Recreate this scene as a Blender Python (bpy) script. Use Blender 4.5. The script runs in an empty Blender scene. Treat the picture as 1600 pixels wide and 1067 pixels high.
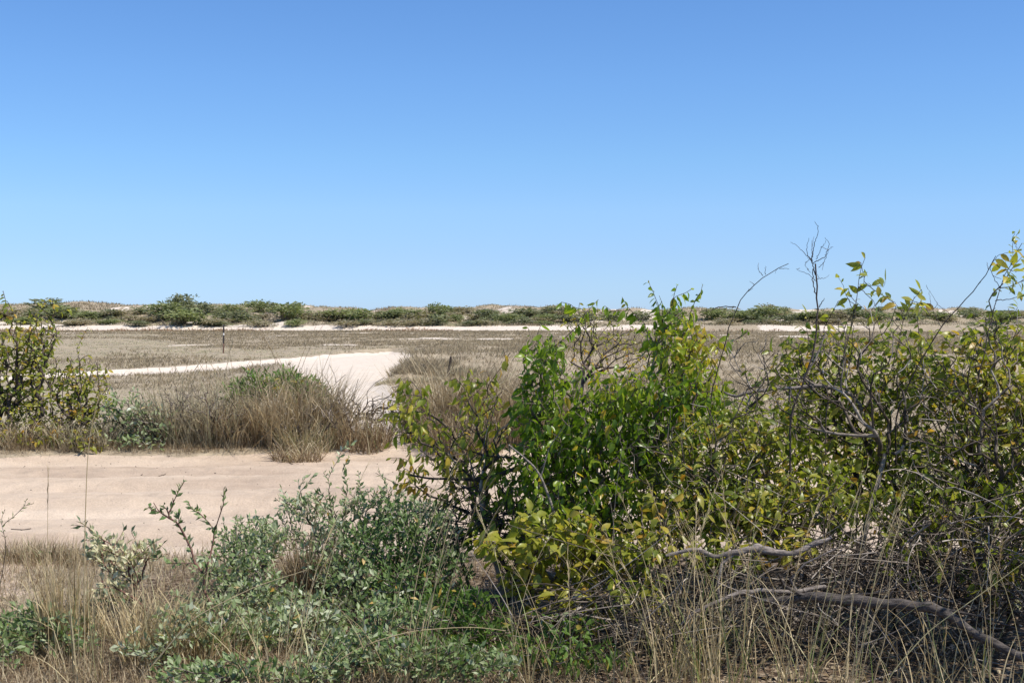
import bpy, math
import numpy as np

# ---------------------------------------------------------------- camera, sky, sun, exposure
SC = bpy.context.scene
COL = SC.collection
FPX, CX, CY, HOR = 2018.0, 800.0, 533.5, 490.0      # photograph: 1600 x 1067
EYE = 1.80
PITCH = math.atan((CY - HOR) / FPX)
cam_data = bpy.data.cameras.new("camera")
cam_data.sensor_width = 36.0
cam_data.lens = 36.0 * FPX / 1600.0
cam_data.clip_start, cam_data.clip_end = 0.1, 9000.0
cam = bpy.data.objects.new("camera", cam_data)
COL.objects.link(cam)
cam.location = (0, 0, EYE)
cam.rotation_euler = (math.pi / 2 - PITCH, 0, 0)
SC.camera = cam

SUN_EL, SUN_AZ = math.radians(56), math.radians(112)  # azimuth measured from +Y towards +X
world = bpy.data.worlds.new("World")
SC.world = world
world.use_nodes = True
wn = world.node_tree
wn.nodes.clear()
w_out = wn.nodes.new("ShaderNodeOutputWorld")
w_bg = wn.nodes.new("ShaderNodeBackground")
w_sky = wn.nodes.new("ShaderNodeTexSky")
w_sky.sky_type = 'NISHITA'
w_sky.sun_disc = False
w_sky.sun_elevation = SUN_EL
w_sky.sun_rotation = SUN_AZ
w_sky.altitude = 0.0
w_sky.air_density = 0.68
w_sky.dust_density = 0.0
w_sky.ozone_density = 10.0
w_bg.inputs["Strength"].default_value = 0.15
w_tc = wn.nodes.new("ShaderNodeTexCoord")                # clear dry air: keep the last degrees above the horizon blue
w_sep = wn.nodes.new("ShaderNodeSeparateXYZ")
w_ramp = wn.nodes.new("ShaderNodeValToRGB")
w_mix = wn.nodes.new("ShaderNodeMix")
w_mix.data_type = 'RGBA'; w_mix.blend_type = 'MULTIPLY'
w_mix.inputs[0].default_value = 1.0
SKY_AIR = [(0.0, (.52, .55, .69)), (.0099, (.565, .60, .71)), (.0248, (.645, .645, .71)), (.0446, (.735, .70, .73)), (.079, (.89, .835, .79)), (.118, (.91, .915, .84)), (.176, (.92, .96, .92)), (.24, (.89, .965, .96))]
while len(w_ramp.color_ramp.elements) < len(SKY_AIR): w_ramp.color_ramp.elements.new(.5)
for _e, (_p, _c) in zip(w_ramp.color_ramp.elements, SKY_AIR):
    _e.position = _p; _e.color = (*_c, 1)
wn.links.new(w_tc.outputs["Generated"], w_sep.inputs[0])
wn.links.new(w_sep.outputs["Z"], w_ramp.inputs["Fac"])
wn.links.new(w_sky.outputs["Color"], w_mix.inputs[6])
wn.links.new(w_ramp.outputs["Color"], w_mix.inputs[7])
wn.links.new(w_mix.outputs[2], w_bg.inputs["Color"])
wn.links.new(w_bg.outputs["Background"], w_out.inputs["Surface"])

sun_data = bpy.data.lights.new("sun", 'SUN')
sun_data.energy = 4.6
sun_data.angle = math.radians(0.53)
sun_data.color = (1.0, 0.945, 0.85)
sun = bpy.data.objects.new("sun", sun_data)
COL.objects.link(sun)
sun.location = (20, -10, 40)
sun.rotation_euler = (math.pi / 2 - SUN_EL, 0, math.pi - SUN_AZ)

SC.view_settings.view_transform = 'Standard'
SC.view_settings.look = 'None'
SC.view_settings.exposure = 0.34
SC.view_settings.gamma = 1.0

# ---------------------------------------------------------------- small numeric helpers
def rng_(seed):
    return np.random.default_rng(seed)

def nrm(v):
    return v / np.maximum(np.linalg.norm(v, axis=-1, keepdims=True), 1e-9)

def sm(a, b, x):
    t = np.clip((x - a) / (b - a), 0, 1)
    return t * t * (3 - 2 * t)

_T = rng_(99).random((256, 256))
def vn(x, y, s=0):
    """smooth value noise in 0..1"""
    x = np.asarray(x, float) + 37.3 * s + 1000.0
    y = np.asarray(y, float) + 91.7 * s + 1000.0
    xi, yi = np.floor(x).astype(int), np.floor(y).astype(int)
    fx, fy = x - xi, y - yi
    fx, fy = fx * fx * (3 - 2 * fx), fy * fy * (3 - 2 * fy)
    g = lambda i, j: _T[i % 256, j % 256]
    return (g(xi, yi) * (1 - fx) + g(xi + 1, yi) * fx) * (1 - fy) + (g(xi, yi + 1) * (1 - fx) + g(xi + 1, yi + 1) * fx) * fy

def fbm(x, y, s=0, o=4):
    a, t, n = 0.5, 0.0, 0.0
    for k in range(o):
        t = t + a * vn(x * 2 ** k, y * 2 ** k, s + k)
        n += a
        a *= 0.5
    return t / n

def P(px, py, Y):
    """world point seen at a photograph pixel, at depth Y"""
    px, py, Y = np.broadcast_arrays(np.asarray(px, float), np.asarray(py, float), np.asarray(Y, float))
    dx, dy = (px - CX) / FPX, (CY - py) / FPX
    c, s = math.cos(PITCH), math.sin(PITCH)
    t = Y / (c + dy * s)
    return np.stack([dx * t, Y, EYE + t * (-s + dy * c)], -1)

# ---------------------------------------------------------------- terrain
TRACK_PX = [(548, 712), (650, 705), (628, 640), (612, 604), (600, 592), (622, 584), (634, 566), (655, 552), (610, 549.5), (560, 551),
            (500, 556), (430, 561), (300, 570.5), (190, 578), (90, 583), (-200, 590), (-200, 600), (90, 590.5), (190, 586.5), (300, 580.5), (380, 577),
            (440, 580), (490, 592), (520, 612), (538, 650)]
TRACK_W = np.array([[p[0], p[1]] for p in (P(a, b, 3632.0 / (b - HOR))[:2] for a, b in TRACK_PX)])

def track_sd(x, y):
    """signed distance (metres) to the sandy track outline, negative inside"""
    x, y = np.broadcast_arrays(np.asarray(x, float), np.asarray(y, float))
    d = np.full(x.shape, 1e9)
    inside = np.zeros(x.shape, bool)
    n = len(TRACK_W)
    for i in range(n):
        ax, ay = TRACK_W[i]
        bx, by = TRACK_W[(i + 1) % n]
        ex, ey = bx - ax, by - ay
        t = np.clip(((x - ax) * ex + (y - ay) * ey) / (ex * ex + ey * ey), 0, 1)
        d = np.minimum(d, np.hypot(x - ax - t * ex, y - ay - t * ey))
        c = ((ay > y) != (by > y)) & (x < ex * (y - ay) / (ey if ey != 0 else 1e-9) + ax)
        inside ^= c
    return np.where(inside, -d, d)

def road_far(x):
    return 16.55 + 0.16 * np.clip(x + 2, -12, 2) + 0.35 * (vn(x * 0.8, 3.3, 5) - 0.5) + 0.25 * (vn(x * 3.1, 1.3, 6) - 0.5)

def road_near(x):
    return 9.75 + 0.02 * x + 0.5 * (vn(x * 0.7, 7.7, 8) - 0.5) + 0.2 * (vn(x * 3.0, 2.7, 9) - 0.5)

U_CREST = np.array([-.55, -.40, -.35, -.30, -.265, -.235, -.172, -.128, -.10, -.05, 0.0, .05, .15, .25, .40, .60])
Z_CREST = np.array([2.4, 2.6, 2.35, 2.25, 2.45, 2.65, 2.75, 1.95, 1.80, 2.0, 2.2, 2.0, 1.75, 1.65, 1.65, 1.65])

def dune_s(x, y):
    return y - (133 + 7 * (vn(x * 0.035, 0.5, 2) - 0.5) - 4 * sm(10, 60, x) + 1.6 * (vn(x * 0.25, 4.5, 3) - .5))

def hgt(x, y):
    x, y = np.broadcast_arrays(np.asarray(x, float), np.asarray(y, float))
    h = 0.10 * (fbm(x * 0.35, y * 0.35, 1) - 0.5)
    rf, rn = road_far(x), road_near(x)
    inroad = sm(-0.1, 0.5, y - rn) * sm(-0.1, 0.5, rf - y)
    yc = y - 0.12 * x
    rut = 0
    for c, w, a in ((11.0, .26, .05), (12.6, .30, .075), (13.0, .14, .03), (14.4, .26, .06), (15.4, .22, .03)):
        off = yc - c - 0.25 * (vn(x * 0.25, c, 4) - .5)
        rut = rut - a * np.exp(-(off / w) ** 2) + 0.5 * a * np.exp(-((off - 2 * w) / w) ** 2)
    h = h * (1 - 0.7 * inroad) + inroad * (-0.05 + rut + 0.02 * (vn(x * 1.3, y * 5, 12) - .5) + 0.028 * (vn(x * 5, y * 6, 13) - .5) + 0.016 * (vn(x * 11, y * 12, 14) - .5))
    h = h + 0.10 * np.exp(-((y - rf - 0.35) / 0.35) ** 2) + 0.07 * sm(0, 1.2, rn - y)
    near = (y > 15) & (y < 75)
    if near.any():
        sd = np.full(x.shape, 9.0)
        sd[near] = track_sd(x[near], y[near])
        h = h - 0.12 * sm(0.1, -0.5, sd) * sm(15.5, 19, y)
        bank = sm(0.0, 0.45, sd) * sm(-9.5, -6.0, x + 0.0 * y) * sm(34, 39, y) * sm(66, 54, y)
        h = h + 0.60 * bank * sm(-12, -4, x)
    s = dune_s(x, y)
    u = x / np.maximum(y, 1)
    zc = np.interp(u, U_CREST, Z_CREST)
    hum = fbm(x * 0.11, y * 0.11, 21, 4) - 0.5
    h = h + sm(-1, 4.5, s) * 0.55 + sm(3, 34, s) * (zc - 0.55) - sm(60, 160, s) * (zc + 0.6)
    h = h + hum * 2.9 * sm(3, 14, s) * sm(150, 60, s)
    h = h + 0.5 * (fbm(x * .4, y * .4, 23, 3) - .5) * sm(2, 6, s) * sm(150, 60, s)
    return h

def G(px, py, y0=4.0, y1=260.0):
    """first terrain point under a photograph pixel"""
    Y = np.geomspace(y0, y1, 1500)
    p = P(px, py, Y)
    b = p[:, 2] < hgt(p[:, 0], p[:, 1])
    i = int(np.argmax(b)) if b.any() else len(Y) - 1
    q = p[i]
    return np.array([q[0], q[1], float(hgt(q[0], q[1]))])

def on_ground(x, y, dz=0.0):
    x, y = float(x), float(y)
    return np.array([x, y, float(hgt(x, y)) + dz])

# ---------------------------------------------------------------- mesh building
class MB:
    def __init__(s):
        s.v, s.tri, s.quad, s.t, s.n = [], [], [], [], 0
    def add(s, v, tri=None, quad=None, tint=0.5):
        v = np.asarray(v, float).reshape(-1, 3)
        if tri is not None and len(tri): s.tri.append(np.asarray(tri, int).reshape(-1, 3) + s.n)
        if quad is not None and len(quad): s.quad.append(np.asarray(quad, int).reshape(-1, 4) + s.n)
        s.v.append(v)
        s.t.append(np.broadcast_to(np.asarray(tint, float), (len(v),)))
        s.n += len(v)
    def build(s, name, mat, parent=None, smooth=True, extra=None):
        v = np.concatenate(s.v)
        if parent is not None:
            v = v - np.array(parent.location)
        me = bpy.data.meshes.new(name)
        tri = np.concatenate(s.tri) if s.tri else np.zeros((0, 3), int)
        quad = np.concatenate(s.quad) if s.quad else np.zeros((0, 4), int)
        me.vertices.add(len(v))
        me.vertices.foreach_set("co", v.astype(np.float32).ravel())
        idx = np.concatenate([tri.ravel(), quad.ravel()]).astype(np.int32)
        me.loops.add(len(idx))
        me.loops.foreach_set("vertex_index", idx)
        nt, nq = len(tri), len(quad)
        me.polygons.add(nt + nq)
        st = np.concatenate([np.arange(nt) * 3, nt * 3 + np.arange(nq) * 4]).astype(np.int32)
        me.polygons.foreach_set("loop_start", st)
        if smooth:
            me.polygons.foreach_set("use_smooth", np.ones(nt + nq, bool))
        a = me.attributes.new("tint", 'FLOAT', 'POINT')
        a.data.foreach_set("value", np.concatenate(s.t).astype(np.float32))
        if extra is not None:
            b = me.attributes.new("zone", 'FLOAT_COLOR', 'POINT')
            b.data.foreach_set("color", extra.astype(np.float32).ravel())
        me.update(calc_edges=True)
        me.materials.append(mat)
        o = bpy.data.objects.new(name, me)
        COL.objects.link(o)
        if parent is not None:
            o.parent = parent
        return o

def tag(o, label=None, cat=None, group=None, kind=None):
    for k, v in (("label", label), ("category", cat), ("group", group), ("kind", kind)):
        if v: o[k] = v
    return o

def thing(name, label, cat, loc, group=None):
    o = bpy.data.objects.new(name, None)
    COL.objects.link(o)
    o.location = [float(c) for c in loc]
    o.empty_display_size = 0.2
    return tag(o, label, cat, group)

def tube(mb, pts, rad, k=5, tint=0.5, tip=True):
    pts, rad = np.asarray(pts, float), np.asarray(rad, float)
    n = len(pts)
    if n < 2: return
    tg = nrm(np.gradient(pts, axis=0))
    ref = np.where(np.abs(tg[:, 2:3]) > 0.92, np.array([[1.0, 0.13, 0]]), np.array([[0, 0.05, 1.0]]))
    a = nrm(np.cross(tg, ref))
    for i in range(1, n):      # keep rings from flipping
        if np.dot(a[i], a[i - 1]) < 0: a[i] = -a[i]
    b = np.cross(tg, a)
    th = np.arange(k) * 2 * math.pi / k
    ring = pts[:, None, :] + rad[:, None, None] * (np.cos(th)[None, :, None] * a[:, None, :] + np.sin(th)[None, :, None] * b[:, None, :])
    i = np.arange(n - 1)[:, None] * k
    j = np.arange(k)[None, :]
    j2 = (j + 1) % k
    q = np.stack([i + j, i + j2, i + k + j2, i + k + j], -1).reshape(-1, 4)
    mb.add(ring.reshape(-1, 3), quad=q, tint=tint)
    if tip and rad[-1] > 0.006 and k >= 4:
        c = mb.n
        mb.add(np.concatenate([ring[-1], pts[-1:] + tg[-1:] * rad[-1] * .5]), tri=[(m, (m + 1) % k, k) for m in range(k)], tint=tint)

# leaf outlines: rows of (along, half width)
def leaves(mb, pos, d, n, L, W, tint, fold=0.35, curl=0.25, simple=False):
    N = len(pos)
    if N == 0: return
    d = nrm(d)
    s = nrm(np.cross(d, n))
    n = np.cross(s, d)
    L = np.broadcast_to(L, (N,)); W = np.broadcast_to(W, (N,))
    rows = [(0.5, 1.0)] if simple else [(0.2, 0.66), (0.45, 1.0), (0.75, 0.72)]
    fold = np.broadcast_to(fold, (N,)); curl = np.broadcast_to(curl, (N,))
    def at(t, w):
        c = pos + d * (L * t)[:, None] - n * (curl * L * t * t)[:, None]
        return c + s * (w * W * .5)[:, None] + n * (np.abs(w) * W * .5 * fold)[:, None]
    V = [at(0.0, 0.0)]
    for t, w in rows:
        V += [at(t, -w), at(t, 0.0), at(t, w)]
    V.append(at(1.0, 0.0))
    V = np.stack(V, 1)
    m = V.shape[1]
    r = len(rows)
    tri = [(0, 1, 2), (0, 2, 3), (m - 1, m - 3, m - 4), (m - 1, m - 2, m - 3)]
    quad = []
    for i in range(r - 1):
        a = 1 + 3 * i
        quad += [(a, a + 3, a + 4, a + 1), (a + 1, a + 4, a + 5, a + 2)]
    o = (np.arange(N) * m)[:, None, None]
    mb.add(V.reshape(-1, 3), tri=(np.array(tri)[None] + o).reshape(-1, 3),
           quad=(np.array(quad)[None] + o).reshape(-1, 4) if quad else None, tint=np.repeat(tint, m))

def blades(mb, base, az, th0, th1, L, W, tint, seg=4, twist=0.0, power=1.3):
    """ribbons bent by their weight; angles measured from vertical"""
    N = len(base)
    if N == 0: return
    B = lambda a: np.broadcast_to(np.asarray(a, float), (N,))
    az, th0, th1, L, W, twist = map(B, (az, th0, th1, L, W, twist))
    h = np.stack([np.cos(az), np.sin(az), 0 * az], -1)
    up = np.array([0, 0, 1.0])
    side = np.stack([-np.sin(az), np.cos(az), 0 * az], -1)
    side = side * np.cos(twist)[:, None] + h * np.sin(twist)[:, None]
    c = np.array(base, float)
    V = []
    for i in range(seg + 1):
        t = i / seg
        w = W * (1 - 0.92 * t ** 1.6) * (0.75 + 0.25 * min(1, t * 4))
        V += [c - side * (w * .5)[:, None], c + side * (w * .5)[:, None]]
        if i < seg:
            tm = (i + .5) / seg
            th = th0 + (th1 - th0) * tm ** power
            c = c + (L / seg)[:, None] * (h * np.sin(th)[:, None] + up * np.cos(th)[:, None])
    V = np.stack(V, 1)
    m = V.shape[1]
    q = np.array([(2 * i, 2 * i + 1, 2 * i + 3, 2 * i + 2) for i in range(seg)])
    o = (np.arange(N) * m)[:, None, None]
    mb.add(V.reshape(-1, 3), quad=(q[None] + o).reshape(-1, 4), tint=np.repeat(B(tint), m))

# ---------------------------------------------------------------- branching growth
class Tree:
    """grows a branch system from base nodes out to the given tips"""
    def __init__(s, base, seed, step=0.07, wob=0.10, pathw=0.3, turn=0.35, r_tip=0.0016, expo=0.42, rmax=0.05, up=0.35, sag=0.0, swell=.022):
        s.R = rng_(seed); s.step, s.wob, s.pathw, s.turn, s.up, s.sag = step, wob, pathw, turn, up, sag
        s.r_tip, s.expo, s.rmax, s.swell = r_tip, expo, rmax, swell
        cap = 60000
        s.pos = np.zeros((cap, 3)); s.dir = np.zeros((cap, 3)); s.pl = np.zeros(cap); s.par = np.full(cap, -1)
        s.n = 0; s.chains = []
        for b in base:
            s.pos[s.n] = b; s.dir[s.n] = (0, 0, 1); s.n += 1
        s.nb = s.n
    def grow(s, tips):
        tips = np.asarray(tips, float).reshape(-1, 3)
        b = s.pos[:s.nb]
        dist = np.min(np.linalg.norm(tips[:, None] - b[None], axis=-1), axis=1)
        for i in np.argsort(dist):
            s.to(tips[i])
        return s
    def to(s, tip):
        n, R = s.n, s.R
        v = tip - s.pos[:n]
        d = np.linalg.norm(v, axis=1) + 1e-6
        dot = np.einsum('ij,ij->i', v, s.dir[:n]) / d
        cost = d * (1 + s.turn * (1 - dot)) + s.pathw * s.pl[:n]
        i = int(np.argmin(cost))
        D = d[i]
        if D < 0.02: return
        m = max(2, int(D / s.step))
        if s.n + m + 2 > len(s.pos): return
        p0 = s.pos[i]
        T0 = s.dir[i] * D * 0.7
        T1 = (v[i] + np.array([0, 0, s.up * D]) + R.normal(0, .25, 3) * D) * 0.8
        t = np.linspace(0, 1, m + 1)[1:, None]
        H = (2 * t ** 3 - 3 * t ** 2 + 1) * p0 + (t ** 3 - 2 * t ** 2 + t) * T0 + (-2 * t ** 3 + 3 * t ** 2) * tip + (t ** 3 - t ** 2) * T1
        w1, w2 = R.normal(0, 1, 3), R.normal(0, 1, 3)
        H = H + s.wob * D * (np.sin(math.pi * t) * w1 * .35 + np.sin(2 * math.pi * t) * w2 * .3)
        H = H + R.normal(0, 1, H.shape) * 0.05 * s.step * (1 if m > 2 else 0)
        H[:, 2] -= s.sag * D * np.sin(math.pi * t[:, 0])
        k = np.arange(s.n, s.n + m)
        s.pos[k] = H
        prev = np.concatenate([[i], k[:-1]])
        s.par[k] = prev
        s.dir[k] = nrm(H - s.pos[prev])
        s.pl[k] = s.pl[i] + np.cumsum(np.linalg.norm(H - s.pos[prev], axis=1))
        s.n += m
        s.chains.append(np.concatenate([[i], k]))
    def radii(s):
        w = np.zeros(s.n)
        has = np.zeros(s.n, bool); has[s.par[:s.n][s.par[:s.n] >= 0]] = True
        w[~has] = 1.0
        for k in range(s.n - 1, -1, -1):
            p = s.par[k]
            if p >= 0: w[p] += w[k]
        # slow swelling along each chain
        L = np.zeros(s.n)
        for k in range(s.n - 1, -1, -1):
            p = s.par[k]
            if p >= 0: L[p] = max(L[p], L[k] + 1)
        return np.minimum(s.rmax, s.r_tip * np.maximum(w, 1) ** s.expo * (1 + s.swell * np.minimum(L, 40)))
    def wood(s, mb, k=5, thin=4, tint=None):
        r = s.radii()
        for c in s.chains:
            rr = r[c].copy()
            rr[0] = min(rr[0], rr[1] * 1.25)
            t = s.R.random() if tint is None else tint
            tube(mb, s.pos[c], rr, k if rr[0] > 0.006 else thin, t)
    def twigs(s):
        return [s.pos[c] for c in s.chains]

def leaf_points(twigs, R, spacing, run, skip=0.0):
    pos, dr = [], []
    for p in twigs:
        seg = np.linalg.norm(np.diff(p, axis=0), axis=1)
        cum = np.concatenate([[0], np.cumsum(seg)])
        tot = cum[-1]
        if R.random() < skip: continue
        s0 = max(0.01, tot - run * R.uniform(.6, 1.2))
        at = np.arange(tot, s0, -spacing) + R.uniform(-.3, .3) * spacing
        at = np.clip(at, 0, tot)
        if len(at) == 0: continue
        q = np.stack([np.interp(at, cum, p[:, j]) for j in range(3)], -1)
        d = nrm(np.stack([np.interp(np.minimum(at + .02, tot), cum, p[:, j]) - np.interp(np.maximum(at - .02, 0), cum, p[:, j]) for j in range(3)], -1))
        pos.append(q); dr.append(d)
    if not pos: return np.zeros((0, 3)), np.zeros((0, 3))
    return np.concatenate(pos), np.concatenate(dr)

def put_leaves(mb, twigs, R, L=(.06, .085), ratio=.5, spacing=.035, run=.28, droop=.8, spread=.9, tint=None, simple=False, fold=.35, curl=.3, skip=0.0, upn=0.5, zmin=None):
    pos, dr = leaf_points(twigs, R, spacing, run, skip)
    N = len(pos)
    if N == 0: return
    side = nrm(np.cross(dr, R.normal(0, 1, (N, 3))))
    d = nrm(dr * .55 + side * spread + np.array([0, 0, -1.0]) * droop * R.uniform(.4, 1.3, N)[:, None] + R.normal(0, .22, (N, 3)))
    n = nrm(np.array([0, 0, 1.0]) * upn + np.array([math.sin(SUN_AZ), math.cos(SUN_AZ), .2]) * .45 + R.normal(0, .5, (N, 3)))
    ln = R.uniform(L[0], L[1], N) * np.where(R.random(N) < .25, R.uniform(.45, .8, N), 1.0)
    tn = np.clip(tint(pos, R) if callable(tint) else R.random(N), 0, 1)
    leaves(mb, pos, d, n, ln, ln * ratio * R.uniform(.82, 1.15, N), tn, fold=R.uniform(fold * .3, fold * 1.6, N), curl=R.uniform(-.1, curl * 1.8, N), simple=simple)
    return N

def blob(R, px, py, rx, ry, Y, rY, n, shell=.45):
    """tips spread through an ellipsoid that stands at depth Y"""
    v = nrm(R.normal(0, 1, (n, 3))) * (R.random(n) ** shell)[:, None]
    p = P(px + rx * v[:, 0], py + ry * v[:, 1], Y + rY * v[:, 2])
    g = hgt(p[:, 0], p[:, 1])
    p[:, 2] = np.maximum(p[:, 2], g + 0.04 + 0.08 * R.random(n))
    return p

# ---------------------------------------------------------------- materials
def new_mat(name):
    m = bpy.data.materials.new(name)
    m.use_nodes = True
    nt = m.node_tree
    nt.nodes.clear()
    return m, nt, nt.nodes.new("ShaderNodeOutputMaterial")

def ramp(nt, stops, fac):
    r = nt.nodes.new("ShaderNodeValToRGB")
    e = r.color_ramp.elements
    while len(e) < len(stops): e.new(0.5)
    for el, (p, c) in zip(e, stops):
        el.position = p
        el.color = (*c, 1)
    nt.links.new(fac, r.inputs["Fac"])
    return r.outputs["Color"]

def attr(nt, name="tint"):
    a = nt.nodes.new("ShaderNodeAttribute")
    a.attribute_name = name
    return a

def mixc(nt, fac, a, b, mode='MIX'):
    m = nt.nodes.new("ShaderNodeMix")
    m.data_type = 'RGBA'; m.blend_type = mode
    for s, v in ((m.inputs[0], fac), (m.inputs[6], a), (m.inputs[7], b)):
        if hasattr(v, "is_output"): nt.links.new(v, s)
        else: s.default_value = v if isinstance(v, (int, float)) else (*v, 1)
    return m.outputs[2]

def math_(nt, op, a, b=None):
    m = nt.nodes.new("ShaderNodeMath"); m.operation = op; m.use_clamp = False
    for s, v in zip(m.inputs, (a, b)):
        if v is None: continue
        if hasattr(v, "is_output"): nt.links.new(v, s)
        else: s.default_value = v
    return m.outputs[0]

def noise(nt, scale, detail=4, rough=.6, vec=None):
    n = nt.nodes.new("ShaderNodeTexNoise")
    n.inputs["Scale"].default_value = scale
    n.inputs["Detail"].default_value = detail
    n.inputs["Roughness"].default_value = rough
    if vec is not None: nt.links.new(vec, n.inputs["Vector"])
    return n.outputs["Fac"]

def bump(nt, h, strength, dist, normal=None):
    b = nt.nodes.new("ShaderNodeBump")
    b.inputs["Strength"].default_value = strength
    b.inputs["Distance"].default_value = dist
    nt.links.new(h, b.inputs["Height"])
    if normal is not None: nt.links.new(normal, b.inputs["Normal"])
    return b.outputs["Normal"]

def world_pos(nt):
    return nt.nodes.new("ShaderNodeNewGeometry").outputs["Position"]

def leaf_mat(name, stops, rough=.45, trans=.35, tr_gain=(1.25, 1.35, .7), under=None, spec=.5):
    m, nt, out = new_mat(name)
    c = ramp(nt, stops, attr(nt).outputs["Fac"])
    c = mixc(nt, 0.55, c, ramp(nt, [(.3, (.62, .62, .62)), (.7, (1.15, 1.15, 1.15))], noise(nt, 38, 2, .5, world_pos(nt))), 'MULTIPLY')
    if under is not None:
        gm = nt.nodes.new("ShaderNodeNewGeometry")
        c = mixc(nt, math_(nt, 'MULTIPLY', gm.outputs["Backfacing"], under[0]), c, under[1])
    b = nt.nodes.new("ShaderNodeBsdfPrincipled")
    b.inputs["Roughness"].default_value = rough
    b.inputs["Specular IOR Level"].default_value = spec
    nt.links.new(c, b.inputs["Base Color"])
    t = nt.nodes.new("ShaderNodeBsdfTranslucent")
    nt.links.new(mixc(nt, 1.0, c, tr_gain, 'MULTIPLY'), t.inputs["Color"])
    mx = nt.nodes.new("ShaderNodeMixShader")
    mx.inputs[0].default_value = trans
    nt.links.new(b.outputs[0], mx.inputs[1]); nt.links.new(t.outputs[0], mx.inputs[2])
    nt.links.new(mx.outputs[0], out.inputs["Surface"])
    return m

def wood_mat(name, stops, rough=.85, scale=30, b=.6):
    m, nt, out = new_mat(name)
    c = ramp(nt, stops, attr(nt).outputs["Fac"])
    n1 = noise(nt, scale, 4, .65, world_pos(nt))
    c = mixc(nt, .75, c, ramp(nt, [(.3, (.45, .43, .41)), (.68, (1.25, 1.25, 1.25))], n1), 'MULTIPLY')
    p = nt.nodes.new("ShaderNodeBsdfPrincipled")
    p.inputs["Roughness"].default_value = rough
    p.inputs["Specular IOR Level"].default_value = .25
    nt.links.new(c, p.inputs["Base Color"])
    nt.links.new(bump(nt, n1, b, .01), p.inputs["Normal"])
    nt.links.new(p.outputs[0], out.inputs["Surface"])
    return m

M = {}
M['green_leaf'] = leaf_mat('green_leaf', [(0, (.095, .170, .014)), (.35, (.205, .305, .027)), (.62, (.340, .405, .042)), (.8, (.50, .44, .05)), (1, (.56, .36, .035))], rough=.34, trans=.50, spec=.5)
M['olive_leaf'] = leaf_mat('olive_leaf', [(0, (.105, .150, .018)), (.4, (.235, .275, .038)), (.7, (.41, .385, .062)), (.88, (.52, .41, .065)), (1, (.52, .26, .045))], rough=.36, trans=.46, spec=.42)
M['grey_leaf'] = leaf_mat('grey_leaf', [(0, (.105, .175, .050)), (.35, (.220, .290, .115)), (.7, (.385, .430, .260)), (.93, (.56, .59, .46)), (1, (.56, .33, .05))], rough=.45, trans=.28, spec=.35)
M['herb_leaf'] = leaf_mat('herb_leaf', [(0, (.060, .120, .022)), (.5, (.130, .215, .040)), (.85, (.20, .29, .07)), (1, (.45, .28, .04))], rough=.5, trans=.3, spec=.3)
M['cream_leaf'] = leaf_mat('cream_leaf', [(0, (.10, .16, .08)), (.5, (.16, .21, .11)), (.7, (.60, .55, .34)), (1, (.72, .68, .48))], rough=.5, trans=.25)
M['dune_leaf'] = leaf_mat('dune_leaf', [(0, (.190, .198, .125)), (.3, (.245, .258, .160)), (.55, (.255, .290, .130)), (.8, (.33, .30, .21)), (1, (.36, .295, .215))], rough=.75, trans=.3, spec=.1)  # leaf colours greyed and lightened to stand in for distance haze
M['dry_grass'] = leaf_mat('dry_grass', [(0, (.16, .105, .062)), (.35, (.33, .245, .145)), (.7, (.52, .42, .27)), (.86, (.62, .53, .36)), (.93, (.36, .37, .17)), (1, (.17, .23, .08))], rough=.6, trans=.28, tr_gain=(1.1, 1.05, .8), spec=.3)
M['pale_grass'] = leaf_mat('pale_grass', [(0, (.26, .175, .09)), (.4, (.48, .37, .20)), (.75, (.66, .54, .32)), (.88, (.36, .39, .15)), (1, (.17, .25, .06))], rough=.5, trans=.25, tr_gain=(1.1, 1.05, .75), spec=.35)
M['heath'] = leaf_mat('heath', [(0, (.265, .210, .138)), (.4, (.40, .335, .218)), (.7, (.53, .475, .310)), (.88, (.48, .475, .285)), (1, (.33, .165, .10))], rough=.85, trans=.38, tr_gain=(1, 1, 1), spec=.1)
M['bark'] = wood_mat('bark', [(0, (.075, .055, .042)), (.5, (.15, .118, .092)), (1, (.27, .22, .18))])
M['dark_bark'] = wood_mat('dark_bark', [(0, (.035, .027, .024)), (.6, (.080, .060, .050)), (1, (.15, .115, .10))])
M['dead_wood'] = wood_mat('dead_wood', [(0, (.050, .038, .029)), (.5, (.110, .086, .066)), (.8, (.24, .20, .165)), (1, (.48, .42, .36))], scale=22, b=.8)
M['red_stem'] = wood_mat('red_stem', [(0, (.13, .055, .045)), (1, (.22, .12, .095))])

def log_mat():
    m, nt, out = new_mat('weathered_log')
    pos = world_pos(nt)
    mp = nt.nodes.new("ShaderNodeMapping")
    mp.inputs["Scale"].default_value = (3.5, 30, 30)
    nt.links.new(pos, mp.inputs["Vector"])
    n1 = noise(nt, 3.0, 6, .7, mp.outputs[0])
    c = ramp(nt, [(.28, (.05, .043, .04)), (.45, (.15, .13, .118)), (.6, (.30, .265, .24)), (.78, (.50, .45, .41))], n1)
    c = mixc(nt, 1.0, c, ramp(nt, [(0, (.35, .33, .32)), (.5, (.85, .83, .82)), (1, (1.35, 1.3, 1.25))], attr(nt).outputs["Fac"]), 'MULTIPLY')
    p = nt.nodes.new("ShaderNodeBsdfPrincipled")
    p.inputs["Roughness"].default_value = .8
    p.inputs["Specular IOR Level"].default_value = .25
    nt.links.new(c, p.inputs["Base Color"])
    nt.links.new(bump(nt, n1, 1.0, .012), p.inputs["Normal"])
    nt.links.new(p.outputs[0], out.inputs["Surface"])
    return m
M['log'] = log_mat()

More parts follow.
